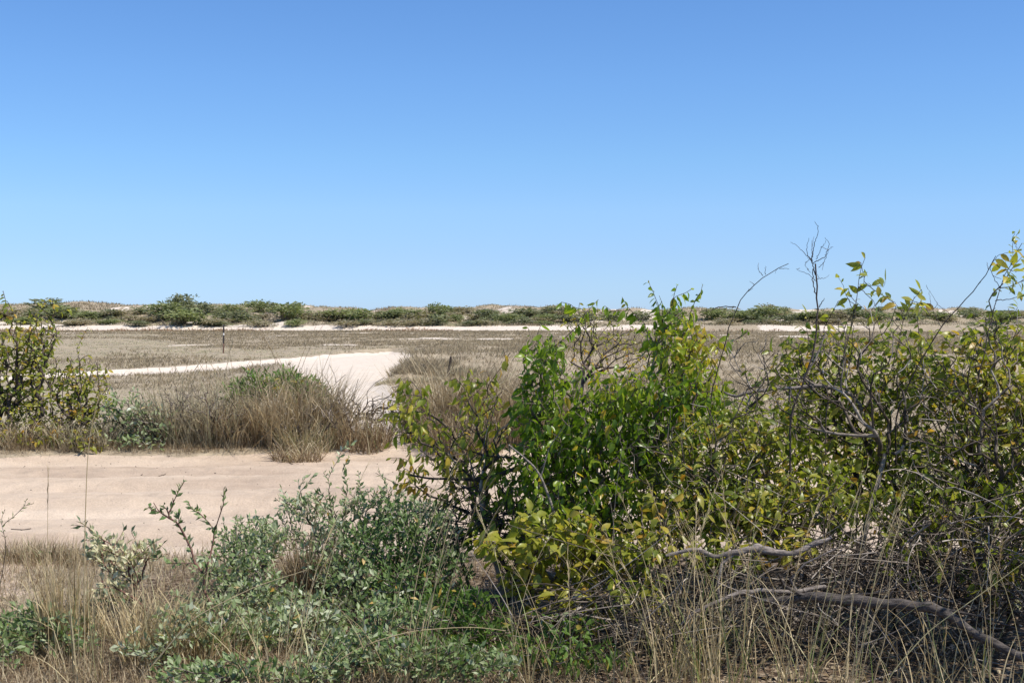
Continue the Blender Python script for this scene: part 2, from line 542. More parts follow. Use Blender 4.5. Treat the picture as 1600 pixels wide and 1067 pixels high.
def plain_mat(name, col, rough=.6, metal=0.0, var=.3):
    m, nt, out = new_mat(name)
    p = nt.nodes.new("ShaderNodeBsdfPrincipled")
    n1 = noise(nt, 26, 5, .7, world_pos(nt))
    c = ramp(nt, [(.3, tuple(x * (1 - var) for x in col)), (.7, tuple(min(1, x * (1 + var)) for x in col))], n1)
    nt.links.new(c, p.inputs["Base Color"])
    p.inputs["Roughness"].default_value = rough
    p.inputs["Metallic"].default_value = metal
    nt.links.new(p.outputs[0], out.inputs["Surface"])
    return m
M['post_paint'] = plain_mat('post_paint', (.035, .026, .024), .7)
M['post_rust'] = plain_mat('post_rust', (.14, .075, .05), .85)
M['post_white'] = plain_mat('post_white', (.7, .68, .65), .6, var=.1)

def terrain_mat():
    m, nt, out = new_mat('terrain')
    pos = world_pos(nt)
    z = attr(nt, "zone")
    sp = nt.nodes.new("ShaderNodeSeparateColor")
    nt.links.new(z.outputs["Color"], sp.inputs[0])
    road, white, litter = sp.outputs[0], sp.outputs[1], sp.outputs[2]
    mp = nt.nodes.new("ShaderNodeMapping")
    mp.inputs["Scale"].default_value = (.22, 1.05, 1)
    mp.inputs["Rotation"].default_value = (0, 0, -.12)
    nt.links.new(pos, mp.inputs["Vector"])
    streak = noise(nt, 1.1, 6, .6, mp.outputs[0])
    fine = noise(nt, 55, 6, .7, pos)
    mid = noise(nt, 3.2, 6, .65, pos)
    big = noise(nt, .35, 4, .6, pos)
    soil = ramp(nt, [(.3, (.285, .230, .165)), (.5, (.375, .310, .225)), (.72, (.455, .390, .290))], mid)
    soil = mixc(nt, .6, soil, ramp(nt, [(.35, (.8, .8, .8)), (.65, (1.15, 1.12, 1.05))], big), 'MULTIPLY')
    rc = ramp(nt, [(.34, (.43, .33, .25)), (.5, (.55, .435, .33)), (.66, (.635, .515, .40))], streak)
    rc = mixc(nt, .5, rc, ramp(nt, [(.3, (.84, .83, .82)), (.7, (1.1, 1.1, 1.1))], mid), 'MULTIPLY')
    wc = ramp(nt, [(.3, (.62, .52, .42)), (.7, (.73, .645, .55))], mid)
    vor = nt.nodes.new("ShaderNodeTexVoronoi")
    vor.inputs["Scale"].default_value = 42
    nt.links.new(pos, vor.inputs["Vector"])
    vs = nt.nodes.new("ShaderNodeSeparateColor")
    nt.links.new(vor.outputs["Color"], vs.inputs[0])
    lc = ramp(nt, [(0, (.05, .034, .024)), (.35, (.11, .076, .052)), (.7, (.21, .15, .105)), (1, (.42, .34, .25))], vs.outputs[0])
    lc = mixc(nt, .5, lc, ramp(nt, [(.3, (.6, .6, .6)), (.7, (1.2, 1.2, 1.2))], mid), 'MULTIPLY')
    edge = lambda w: ramp(nt, [(.42, (0, 0, 0)), (.58, (1, 1, 1))], math_(nt, 'ADD', w, math_(nt, 'MULTIPLY', math_(nt, 'SUBTRACT', mid, .5), .55)))
    c = mixc(nt, edge(road), soil, rc)
    c = mixc(nt, edge(white), c, wc)
    c = mixc(nt, edge(litter), c, lc)
    c = mixc(nt, .6, c, ramp(nt, [(.32, (.72, .71, .70)), (.66, (1.14, 1.14, 1.14))], fine), 'MULTIPLY')
    p = nt.nodes.new("ShaderNodeBsdfPrincipled")
    p.inputs["Roughness"].default_value = .95
    p.inputs["Specular IOR Level"].default_value = .1
    nt.links.new(c, p.inputs["Base Color"])
    h = math_(nt, 'ADD', math_(nt, 'ADD', math_(nt, 'MULTIPLY', fine, .35), mid), math_(nt, 'MULTIPLY', noise(nt, 11, 3, .6, pos), .5))
    nt.links.new(bump(nt, h, .55, .05), p.inputs["Normal"])
    nt.links.new(p.outputs[0], out.inputs["Surface"])
    return m
M['terrain'] = terrain_mat()

# ---------------------------------------------------------------- the land: one continuous sheet cut along road, track and dune
def build_land():
    rows = [-8.0]
    while rows[-1] < 3500:
        y = rows[-1]
        rows.append(y + (0.35 if y < 3 else max(0.075, 0.0052 * y) if y < 70 else (0.35 + .012 * (y - 70) * (1 if y < 100 else .45)) if y < 215 else 0.05 * y))
    rows = np.array(rows)
    u = np.linspace(-1, 1, 620)
    u = np.sign(u) * (0.62 * np.abs(u) + 0.5 * np.abs(u) ** 4)
    Yg, Ug = np.meshgrid(rows, u, indexing='ij')
    X = Ug * (np.maximum(Yg, 0) + 14)
    Z = hgt(X, Yg)
    V = np.stack([X, Yg, Z], -1).reshape(-1, 3)
    x, y = V[:, 0], V[:, 1]
    rf, rn = road_far(x), road_near(x)
    road = sm(-.25, .12, y - rn) * sm(-.15, .2, rf - y)
    sd = np.full(len(x), 50.0)
    k = (y > 14) & (y < 80)
    sd[k] = track_sd(x[k], y[k])
    sd = sd + 0.5 * (fbm(x * .9, y * .9, 31, 3) - .5)
    tr = sm(.25, -.2, sd)
    far_t = sm(17, 24, y)
    road = np.maximum(road, tr * (1 - far_t))
    s = dune_s(x, y)
    strip = sm(-1.0, 0.8, s) * sm(.12, .34, fbm(x * .07, y * .02, 49, 3) - .36 * sm(.0, .08, x / np.maximum(y, 1)) + .12 * vn(x * .5, y * .3, 50) - .05) * sm(6.2 + 3.5 * (vn(x * .09, 1.1, 44) - .5), 3.6 + 2.5 * (vn(x * .09, 1.1, 44) - .5), s)
    bare = sm(.63, .69, fbm(x * .34, y * .22, 41, 3)) * sm(3, 9, s)
    patch = sm(.66, .74, fbm(x * .22, y * .11, 47, 3)) * sm(60, 78, y) * sm(130, 118, y) * .8
    white = np.clip(np.maximum.reduce([tr * far_t, strip, bare, patch]), 0, 1)
    # sandy ground between shrubs in front, litter under the right-hand thicket
    front = sm(.1, -.4, y - rn)
    sandy = front * sm(-1.2, -2.6, x + .25 * (y - 8)) * sm(.30, .5, fbm(x * .9, y * .9, 51, 3))
    road = np.maximum(road, sandy)
    litter = front * np.clip(sm(-3.4, -1.2, x) + .55 * sm(.45, .62, fbm(x * 1.1, y * 1.1, 53, 3)), 0, 1)
    litter = np.maximum(litter, sm(.05, .35, y - rf) * sm(3.2, 1.4, y - rf) * (1 - tr) * .8)
    zone = np.stack([road, white, litter, np.ones_like(x)], -1)
    nr, nc = Yg.shape
    i = np.arange(nr - 1)[:, None] * nc + np.arange(nc - 1)[None]
    F = np.stack([i, i + 1, i + nc + 1, i + nc], -1).reshape(-1, 4)
    fz = zone[F].mean(1)
    fy = y[F].mean(1)
    fs = s[F].mean(1)
    cls = np.zeros(len(F), int)
    cls[(fz[:, 0] > .5) & (fy > 8.9) & (fy < 18)] = 1
    cls[(tr[F].mean(1) > .5) & (fy > 18)] = 2
    cls[(fs > -1.0) & (fs < 165)] = 3
    for c, nm in enumerate(("ground", "dirt_road", "sand_track", "dune_ridge")):
        f = F[cls == c]
        used, inv = np.unique(f, return_inverse=True)
        mb = MB()
        mb.add(V[used], quad=inv.reshape(-1, 4))
        o = mb.build(nm, M['terrain'], extra=zone[used])
        tag(o, {"ground": "flat sandy ground with dry litter reaching to the horizon", "dirt_road": "pale pinkish dirt road crossing from left to right",
                "sand_track": "white sand track curving away over the plain", "dune_ridge": "low scrub covered sand dune ridge along the horizon"}[nm], nm.replace("_", " "), kind="structure")
build_land()

# ---------------------------------------------------------------- stuff: ground cover nobody could count
def cover_plain():
    R = rng_(11)
    mb = MB()
    N = 60000
    Y = 1.0 / R.uniform(1 / 140.0, 1 / 17.0, N)
    Y = np.where(R.random(N) < .66, R.uniform(17, 138, N) ** 1.0, Y)
    x = R.uniform(-.56, .56, N) * (Y + 6)
    rf = road_far(x)
    sd = track_sd(x, Y)
    den = fbm(x * .14, Y * .07, 61, 3)
    heath = sm(.46, .56, fbm(x * .06, Y * .045, 63, 3) + .25 * sm(70, 95, Y) - .22 * sm(-2, -16, x) * sm(95, 80, Y) + .18 * sm(-8, 6, x))
    ok = (Y > rf + .5) & (sd > .12) & (dune_s(x, Y) < -.5) & (R.random(N) < .35 + 1.1 * den)
    bare = sm(.66, .74, fbm(x * .22, Y * .11, 47, 3)) * sm(60, 78, Y) * sm(130, 118, Y)
    ok &= bare < .5
    x, Y, heath, den = x[ok], Y[ok], heath[ok], den[ok]
    z = hgt(x, Y)
    n = len(x)
    hz = heath > R.random(n)
    K = 9
    rad = np.where(hz, R.uniform(.10, .32, n), R.uniform(.05, .22, n)) * (1 + .006 * Y)
    H = np.where(hz, R.uniform(.10, .22, n) * sm(10, 45, Y + 6), R.uniform(.03, .075, n)) * (.6 + .7 * den)
    b = np.repeat(np.stack([x, Y, z], -1), K, 0)
    az = R.uniform(0, 2 * math.pi, n * K)
    rr = np.repeat(rad, K) * np.sqrt(R.random(n * K))
    b[:, 0] += np.cos(az) * rr; b[:, 1] += np.sin(az) * rr
    b[:, 2] -= .01
    w = (.004 + .00048 * b[:, 1]) * R.uniform(.6, 1.5, n * K)
    tint = np.where(np.repeat(hz, K), R.uniform(.0, .42, n * K), R.uniform(.55, .94, n * K))
    blades(mb, b, az + R.normal(0, .7, n * K), R.uniform(.2, .9, n * K), R.uniform(.8, 1.5, n * K), np.repeat(H, K) * R.uniform(.6, 1.3, n * K), w, tint, seg=2, twist=R.uniform(-1, 1, n * K))
    o = mb.build("plain_grass", M['heath'], smooth=False)
    tag(o, "low dry grey brown grass and heath covering the plain", "grass", kind="stuff")

def cover_dune():
    R = rng_(12)
    mb = MB()
    N = 26000
    Y = R.uniform(130, 215, N)
    x = R.uniform(-.62, .62, N) * Y
    s = dune_s(x, Y)
    bare = sm(.58, .64, fbm(x * .34, Y * .22, 41, 3)) * sm(3, 9, s)
    red = (s > -6) & (s < .8) & (vn(x * .12, 7.0, 71) > .38)
    ok = (((s > 4.2 + 3.0 * (vn(x * .09, 1.1, 44) - .5)) & (bare < R.random(N) * .8)) | (red & (R.random(N) < .95))) & (s < 75)
    x, Y, s, red = x[ok], Y[ok], s[ok], red[ok]
    n = len(x)
    z = hgt(x, Y)
    K = 10
    b = np.repeat(np.stack([x, Y, z], -1), K, 0)
    rd = np.repeat(red & (s < 3), K)
    az = R.uniform(0, 2 * math.pi, n * K)
    rr = np.where(rd, .8, .7) * np.sqrt(R.random(n * K))
    b[:, 0] += np.cos(az) * rr; b[:, 1] += np.sin(az) * rr
    b[:, 2] = hgt(b[:, 0], b[:, 1]) - .02
    L = np.where(rd, R.uniform(.10, .30, n * K), R.uniform(.10, .34, n * K)) * np.repeat(.6 + .8 * vn(x * .3, Y * .3, 73), K)
    clump = np.repeat(vn(x * .25, Y * .25, 75), K)
    tint = np.where(rd, R.uniform(.93, 1.0, n * K), np.clip(clump * .9 + R.normal(0, .13, n * K), 0, .9))
    blades(mb, b, az, R.uniform(0, .5, n * K), R.uniform(.3, 1.3, n * K), L, R.uniform(.05, .12, n * K), tint, seg=2, twist=R.uniform(-1, 1, n * K))
    o = mb.build("dune_grass", M['heath'], smooth=False)
    tag(o, "low buff and reddish scrub and dry grass covering the dune ridge", "grass", kind="stuff")

def cover_front():
    """short dry grass, fallen blades and leaf litter in front of the road and along its far verge"""
    R = rng_(13)
    mb = MB()
    N = 15000
    Y = R.uniform(5.0, 10.0, N)
    x = R.uniform(-.55, .55, N) * (Y + 1.5)
    den = fbm(x * .8, Y * .8, 81, 3)
    edge = sm(1.4, .4, np.abs(Y - road_near(x) + .75)) * sm(-1.8, -2.6, x)
    ok = (Y < road_near(x) - .05 + .25 * R.random(N)) & (R.random(N) < (sm(.30, .60, den) * .8 + .12) * (1 - .85 * sm(-.6, .6, x)) + edge)
    x, Y = x[ok], Y[ok]
    xb = R.uniform(-3.2, .4, 2600); yb = R.uniform(5.0, 6.6, 2600)
    x = np.concatenate([x, xb]); Y = np.concatenate([Y, yb])
    # far verge
    n2 = 9000
    xv = R.uniform(-11, 9, n2)
    yv = road_far(xv) + .05 + np.abs(R.normal(0, .55, n2))
    k = track_sd(xv, yv) > .0
    x = np.concatenate([x, xv[k]]); Y = np.concatenate([Y, yv[k]])
    n = len(x)
    K = 5
    b = np.repeat(np.stack([x, Y, hgt(x, Y)], -1), K, 0)
    b[:, :2] += R.normal(0, .035, (n * K, 2))
    b[:, 2] = hgt(b[:, 0], b[:, 1])
    lying = R.random(n * K) < .5
    blades(mb, b + np.stack([0 * az_ for az_ in (b[:, 0], b[:, 0])] + [np.where(lying, .012, -.005)], -1), R.uniform(0, 2 * math.pi, n * K), np.where(lying, R.uniform(1.25, 1.5, n * K), R.uniform(.1, .6, n * K)),
           np.where(lying, R.uniform(1.5, 1.62, n * K), R.uniform(.5, 1.5, n * K)), R.uniform(.05, .20, n * K), R.uniform(.0025, .006, n * K), R.uniform(0, .92, n * K) ** 1.2, seg=3, twist=R.uniform(-.8, .8, n * K))
    o = mb.build("dry_grass_litter", M['dry_grass'], smooth=False)
    tag(o, "short dry grass and fallen straw on the ground beside the road", "grass", kind="stuff")
    mb = MB()
    N = 9000
    Y = R.uniform(5.0, 9.8, N); x = R.uniform(-.55, .60, N) * (Y + 1)
    ok = R.random(N) < .18 + .8 * sm(-2.0, .5, x)
    x, Y = x[ok], Y[ok]; n = len(x)
    p = np.stack([x, Y, hgt(x, Y) + R.uniform(.004, .03, n)], -1)
    a = R.uniform(0, 2 * math.pi, n)
    d = np.stack([np.cos(a), np.sin(a), R.normal(0, .25, n)], -1)
    nn = np.array([0, 0, 1.0]) + R.normal(0, .35, (n, 3))
    ln = R.uniform(.02, .055, n)
    leaves(mb, p, d, nn, ln, ln * .55, R.uniform(0, 1, n) ** 1.5 * .8, fold=.4, curl=R.uniform(-.3, .6, n), simple=True)
    o = mb.build("leaf_litter", M['dry_grass'], smooth=False)
    tag(o, "brown fallen leaves littering the ground beneath the shrubs", "leaf litter", kind="stuff")

def road_debris():
    R = rng_(14)
    mb = MB()
    N = 1100
    x = R.uniform(-9, 6, N)
    e = R.random(N)
    a, b = road_near(x), road_far(x)
    Y = a + (b - a) * np.where(R.random(N) < .55, np.where(R.random(N) < .5, e ** 3 * .3, 1 - e ** 3 * .3), e)
    z = hgt(x, Y)
    t8 = np.array([(1, 0, 0), (-1, 0, 0), (0, 1, 0), (0, -1, 0), (0, 0, 1), (0, 0, -1)], float)
    f8 = np.array([(0, 2, 4), (2, 1, 4), (1, 3, 4), (3, 0, 4), (2, 0, 5), (1, 2, 5), (3, 1, 5), (0, 3, 5)])
    sz = R.uniform(.003, .009, N) * np.where(R.random(N) < .05, 1.9, 1)
    V = np.stack([x, Y, z + sz * .3], -1)[:, None] + t8[None] * sz[:, None, None] * R.uniform(.6, 1.3, (N, 6, 1)) * np.array([1, 1, .7])
    mb.add(V.reshape(-1, 3), tri=(f8[None] + (np.arange(N) * 6)[:, None, None]).reshape(-1, 3), tint=np.repeat(R.uniform(0, .9, N), 6))
    for i in range(34):
        j = R.integers(0, N); c = np.array([x[j], Y[j], z[j] + .008]); an = R.uniform(0, 6.28); L = R.uniform(.04, .16)
        u = np.linspace(-.5, .5, 5)[:, None]
        q = c + u * L * np.array([math.cos(an), math.sin(an), 0]) + R.normal(0, .012, (5, 3)) * [1, 1, .2]
        q[:, 2] = hgt(q[:, 0], q[:, 1]) + .006
        tube(mb, q, np.full(5, R.uniform(.0025, .005)), 4, R.random())
    o = mb.build("road_gravel", M['dead_wood'], smooth=False)
    tag(o, "small pebbles, crumbs and dry twigs strewn on the sand road", "gravel", kind="stuff")
cover_plain(); cover_dune(); cover_front(); road_debris()

# ---------------------------------------------------------------- the plain: marker post and stake
def marker_post():
    b = G(349, 552)
    t = thing("marker_post", "thin dark upright marker post with a white band on the plain", "post", b)
    Y = b[1]
    top = P(349, 507, Y)[2] - b[2]
    lean = np.array([.012, 0, 1.0])
    def star(mb, z0, z1, r):
        th = np.arange(6) * math.pi / 3 + .5
        rr = np.where(np.arange(6) % 2 == 0, r, r * .42)
        ring = np.stack([np.cos(th) * rr, np.sin(th) * rr, 0 * th], -1)
        zs = np.linspace(z0, z1, 5)
        V = np.concatenate([ring + b + lean * z for z in zs] + [[b + lean * (z1 + .004)]])
        q = [(i * 6 + j, i * 6 + (j + 1) % 6, i * 6 + 6 + (j + 1) % 6, i * 6 + 6 + j) for i in range(4) for j in range(6)]
        mb.add(V, quad=q, tri=[(24 + j, 24 + (j + 1) % 6, 30) for j in range(6)])
    for nm, z0, z1, r, mt in (("rusty_foot", -.15, top * .34, .040, 'post_rust'), ("dark_shaft", top * .34, top * .63, .044, 'post_paint'), ("white_band", top * .63, top * .70, .040, 'post_white'), ("dark_top", top * .70, top, .042, 'post_paint')):
        mb = MB(); star(mb, z0, z1, r); mb.build(nm, M[mt], t, smooth=False)
    b2 = G(702, 592)
    t2 = thing("weathered_stake", "short dark weathered stake leaning in the dry grass right of the sand track", "stake", b2)
    mb = MB()
    Y = b2[1]
    pts = np.array([b2 - [0, 0, .1], P(701, 580, Y), P(702, 572, Y), P(704, 564, Y), P(704.5, 557, Y)])
    tube(mb, pts, [.045, .04, .035, .04, .025], 7, .1); mb.build("shaft", M['dark_bark'], t2)
marker_post()

# ---------------------------------------------------------------- dune shrubs
def dune_shrub_mesh(seed, tint, w=1.0, h=1.0, n=520, lump=5, leaf=.11, spread=.06):
    """a lumpy bushy crown of leaf clumps on short stems, about 1 wide and 1 high, base at the origin"""
    R = rng_(seed)
    mb = MB()
    cs = []
    for k in range(lump):
        a = R.uniform(0, 2 * math.pi); r = R.uniform(.05, .33)
        cs.append((math.cos(a) * r, math.sin(a) * r, R.uniform(.12, .60) * (1.15 - r), R.uniform(.26, .38)))
    per = n // lump
    for (x, y, z, r) in cs:
        v = nrm(R.normal(0, 1, (per, 3))) * (R.random(per) ** .35)[:, None] * r * np.array([1, 1, .85])
        p = v + np.array([x, y, z])
        p = p[p[:, 2] > .02]
        m = len(p)
        d = nrm(v[:m] + R.normal(0, .25, (m, 3)) + [0, 0, .12])
        leaves(mb, p * [w, w, h], d, R.normal(0, 1, (m, 3)) + [0, 0, .8], R.uniform(leaf * .6, leaf * 1.4, m), R.uniform(leaf * .4, leaf * .8, m), np.clip(tint + R.normal(0, spread, m), 0, 1), simple=True)
        tube(mb, [(x * .2, y * .2, -.08), (x * .6, y * .6, z * .4), (x, y, z)], [.03, .022, .01], 4, .95)
    v = MB.build
    return mb

PROTO = {}
for nm, args in {
    "round_green": [(101, .45, 1, 1, 620, 6), (102, .5, 1, 1, 620, 5)],
    "bright_green": [(111, .58, 1, 1, 620, 6), (112, .55, 1, 1, 560, 5)],
    "grey_green": [(121, .22, 1, 1, 560, 6), (122, .28, 1, 1, 560, 5)],
    "dull_brown": [(131, .9, 1, 1, 420, 5), (132, .84, 1, 1, 420, 6)]}.items():
    PROTO[nm] = []
    for a in args:
        o = dune_shrub_mesh(a[0], a[1], a[2], a[3], a[4], a[5]).build("dune_shrub", M['dune_leaf'], smooth=False)
        PROTO[nm].append(o.data)
        bpy.data.objects.remove(o)

ORD = ["first", "second", "third", "fourth", "fifth", "sixth", "seventh", "eighth", "ninth", "tenth", "eleventh", "twelfth", "thirteenth", "fourteenth", "fifteenth", "sixteenth", "seventeenth", "eighteenth", "nineteenth", "twentieth"]
ORD += ["twenty-" + o for o in ORD[:9]] + ["thirtieth"] + ["thirty-" + o for o in ORD[:9]] + ["fortieth"] + ["forty-" + o for o in ORD[:9]] + ["fiftieth"] + ["fifty-" + o for o in ORD[:9]] + ["sixtieth"] + ["sixty-" + o for o in ORD[:9]] + ["seventieth"] + ["seventy-" + o for o in ORD[:9]] + ["eightieth"] + ["eighty-" + o for o in ORD[:9]]
# (px, py of the foot, width px, height px, kind) read off the photograph
DUNE = [(284, 493, 34, 29, "grey_green"), (262, 498, 44, 22, "round_green"), (312, 494, 40, 20, "grey_green"), (277, 507, 56, 22, "bright_green"), (80, 489, 62, 20, "grey_green"), (98, 497, 44, 16, "round_green"),
        (140, 500, 36, 14, "round_green"), (355, 490, 30, 12, "round_green"), (380, 503, 50, 16, "grey_green"), (402, 488, 36, 16, "round_green"), (345, 502, 40, 14, "grey_green"),
        (426, 489, 18, 16, "grey_green"), (446, 500, 46, 22, "bright_green"), (462, 489, 17, 15, "round_green"), (462, 510, 26, 12, "bright_green"), (485, 499, 30, 12, "dull_brown"), (520, 499, 46, 15, "round_green"),
        (548, 498, 26, 10, "grey_green"), (575, 502, 40, 18, "bright_green"), (570, 515, 22, 9, "grey_green"), (600, 500, 28, 12, "round_green"), (622, 498, 28, 13, "round_green"), (648, 499, 34, 15, "round_green"), (680, 497, 26, 20, "round_green"),
        (706, 494, 30, 15, "bright_green"), (680, 512, 40, 16, "grey_green"), (712, 503, 24, 12, "round_green"), (745, 503, 36, 13, "dull_brown"), (765, 499, 44, 16, "grey_green"), (795, 506, 40, 14, "round_green"),
        (818, 497, 40, 16, "grey_green"), (850, 503, 34, 14, "round_green"), (882, 504, 40, 12, "grey_green"), (850, 512, 24, 9, "bright_green"), (920, 500, 30, 12, "grey_green"), (1112, 500, 36, 16, "round_green"), (1145, 499, 30, 14, "grey_green"),
        (1172, 500, 40, 16, "round_green"), (1200, 499, 40, 18, "round_green"), (1228, 505, 34, 15, "grey_green"), (1262, 500, 40, 15, "round_green"), (1300, 501, 36, 14, "dull_brown"), (1330, 500, 44, 15, "grey_green"), (1370, 502, 40, 14, "round_green"),
        (1420, 500, 44, 14, "grey_green"), (1470, 501, 40, 13, "round_green"), (1520, 500, 44, 14, "grey_green"), (1570, 501, 40, 13, "round_green"), (20, 494, 44, 14, "dull_brown"), (185, 494, 34, 10, "dull_brown"), (215, 491, 30, 10, "grey_green"),
        (168, 507, 30, 8, "round_green"), (230, 503, 30, 11, "dull_brown"), (330, 511, 40, 10, "dull_brown"), (405, 511, 34, 10, "dull_brown"), (540, 510, 40, 11, "dull_brown"), (620, 510, 40, 11, "dull_brown"), (655, 513, 26, 8, "dull_brown"), (760, 513, 34, 9, "dull_brown"),
        (120, 508, 34, 9, "dull_brown"), (40, 507, 36, 10, "round_green"), (1000, 500, 40, 14, "grey_green"), (1050, 500, 44, 14, "round_green"), (960, 503, 34, 12, "round_green"), (1215, 515, 26, 8, "dull_brown"), (1350, 515, 36, 9, "dull_brown"), (1135, 511, 30, 9, "dull_brown")]
KW = {"round_green": "mid green", "bright_green": "bright green", "grey_green": "grey green", "dull_brown": "dull brown"}
def dune_shrubs():
    R = rng_(77)
    more = []
    for i in range(96):
        px = R.uniform(-10, 880) if i < 62 else R.uniform(1100, 1610)
        more.append((px, R.uniform(488, 512), R.uniform(14, 38), R.uniform(6, 12), ("grey_green", "dull_brown", "grey_green", "dull_brown", "dull_brown")[i % 5]))
    rows = sorted(DUNE + more)
    count = {}
    for i, (px, py, w, h, kd) in enumerate(rows):
        b = G(px, py, 120, 230)
        if b[1] > 190:                                      # grazing rays: stand it on the crest
            Y = 172 + R.uniform(-4, 4)
            b = on_ground(P(px, py, Y)[0], Y)
        if b[1] < 137: b = on_ground(b[0] * 138 / b[1], 138)
        Y = b[1]
        top = P(px, py - h, Y)[2]
        H = max(.5, top - b[2], h / FPX * Y)
        me = PROTO[kd][i % 2]
        o = bpy.data.objects.new("dune_shrub", me)
        COL.objects.link(o)
        o.location = b
        W = w / FPX * Y * 1.65
        o.scale = (W, W * R.uniform(.7, 1.0), H * R.uniform(1.1, 1.5))
        o.rotation_euler = (0, 0, R.uniform(0, 6.28))
        k = count.get(kd, 0); count[kd] = k + 1
        size = "large" if w * h > 800 else "small" if w * h < 380 else "middling"
        where = "on the dune crest" if py < 499 else "low on the dune face" if py > 506 else "on the dune slope"
        tag(o, f"{size} {KW[kd]} shrub {where}, {ORD[k]} such colour from left", "shrub", "shrubs along the distant dune ridge")
dune_shrubs()

# ---------------------------------------------------------------- shrubs
def zones(*zs, base=.3, var=.16, patch=.25, seed=0, orange=.04):
    """leaf colour: patches of yellower leaves (centre, radius, amount) on a base colour"""
    def f(pos, R):
        t = base + patch * (vn(pos[:, 0] * 3.2 + pos[:, 1] * 1.7, pos[:, 2] * 3.2, seed) - .5) * 2 + R.normal(0, var, len(pos))
        for c, r, a in zs:
            t = t + a * np.exp(-np.sum((pos - c) ** 2, 1) / r ** 2)
        o = R.random(len(pos)) < orange
        return np.where(o, np.maximum(t, R.uniform(.85, 1, len(pos))), np.minimum(t, .97))
    return f

def shrub(name, label, cat, bases, tips, seed, leafmat, leaf, woodmat='bark', group=None, tree={}, k=5, thin=4, wood_tint=None, bare=None):
    bases = np.asarray(bases, float).reshape(-1, 3)
    t = thing(name, label, cat, bases[0], group)
    b = bases.copy(); b[:, 2] -= .05
    T = Tree(b, seed, **tree).grow(tips)
    mb = MB()
    T.wood(mb, k, thin, wood_tint)
    mb.build("woody_stem", M[woodmat], t)
    if leafmat:
        R = rng_(seed + 1)
        mb = MB()
        put_leaves(mb, T.twigs(), R, **leaf)
        mb.build("foliage", M[leafmat], t)
    return t, T

def base_at(pxs, Y, jit=.12, seed=0):
    R = rng_(900 + seed)
    out = []
    for px in pxs:
        y = Y + R.uniform(-jit, jit)
        x = (px - CX) / FPX * y
        out.append(on_ground(x, y))
    return out

def tips_of(seed, *bl, dens=3.1):
    R = rng_(seed)
    return np.concatenate([blob(R, *b[:6], int(b[6] * dens)) for b in bl])

def shoots(seed, Y, pts, jit=.03):
    R = rng_(seed)
    a = np.array(pts, float)
    return P(a[:, 0], a[:, 1], Y + R.normal(0, jit, len(a)))

HANG = dict(L=(.034, .072), ratio=.47, spacing=.022, run=.32, curl=.5, droop=.85, spread=.75)
# --- the big green shrub in the middle
shrub("leafy_shrub", "large bright green shrub with hanging oval leaves in the middle of the near thicket", "shrub",
      base_at([900, 960, 1010, 1060, 1000], 7.6, .3, 1),
      np.concatenate([tips_of(1, (850, 565, 38, 48, 7.4, .2, 50), (905, 650, 100, 80, 7.5, .4, 120), (985, 610, 80, 45, 7.4, .35, 70), (1050, 525, 50, 58, 7.6, .25, 62), (1095, 560, 42, 60, 7.5, .25, 40), (1010, 670, 120, 85, 7.4, .4, 140), (810, 760, 80, 75, 7.6, .3, 84), (860, 700, 60, 50, 7.3, .25, 50), (940, 690, 90, 60, 7.3, .3, 60), (830, 640, 40, 50, 7.4, .2, 36), (1060, 600, 70, 60, 7.3, .25, 40), (960, 860, 80, 40, 7.0, .3, 36), 
                                 (930, 760, 130, 75, 7.3, .45, 120), (1090, 620, 55, 60, 7.5, .3, 50), (890, 820, 110, 50, 7.3, .35, 50), (770, 830, 55, 40, 7.6, .3, 24)),
                      shoots(2, 7.5, [(1013, 438), (1020, 455), (1016, 447), (1024, 470), (1030, 462), (1058, 446), (1064, 460), (1052, 468), (1098, 444), (1094, 458), (1086, 470), (1080, 452), (1030, 480), (1050, 490), (1080, 486), (877, 472), (892, 476), (905, 482), (935, 468), (945, 478), (972, 464), (978, 475), (985, 484), (955, 485), (915, 488),
                                       (825, 512), (815, 545), (835, 525), (845, 508), (818, 560), (860, 520), (1168, 518), (1150, 530), (1160, 512), (1138, 520)])]),
      11, 'green_leaf', dict(HANG, droop=1.25, spread=.6, run=.40, spacing=.025, tint=zones((P(1085, 560, 7.4), .28, .34), (P(945, 600, 7.3), .22, .36), (P(870, 640, 7.3), .12, .3), (P(1000, 590, 7.3), .12, .3), (P(1090, 510, 7.5), .14, .3), base=.34, var=.13, patch=.2, seed=3)), tree=dict(rmax=.022, wob=.12))
# --- yellowing arching branches at its left
shrub("arching_shrub", "thin open shrub with yellowing hanging leaves on arching stems over the road edge", "shrub",
      base_at([800, 830], 7.9, .1, 2),
      np.concatenate([tips_of(3, (640, 640, 38, 55, 7.7, .25, 26), (690, 690, 60, 60, 7.7, .3, 24), (745, 620, 45, 50, 7.8, .25, 20), (640, 730, 40, 45, 7.7, .2, 9), (730, 740, 60, 60, 7.8, .3, 22), (760, 690, 50, 60, 7.8, .3, 18)),
                      shoots(4, 7.7, [(786, 545), (790, 565), (612, 625), (600, 650), (608, 690), (670, 600), (700, 595), (740, 590), (640, 600), (622, 730), (690, 780), (640, 660)])]),
      13, 'olive_leaf', dict(HANG, droop=1.3, spread=.55, spacing=.032, run=.30, tint=zones(base=.55, var=.17, patch=.2, seed=5, orange=.08)), tree=dict(rmax=.014, wob=.14, up=.15), woodmat='dark_bark')
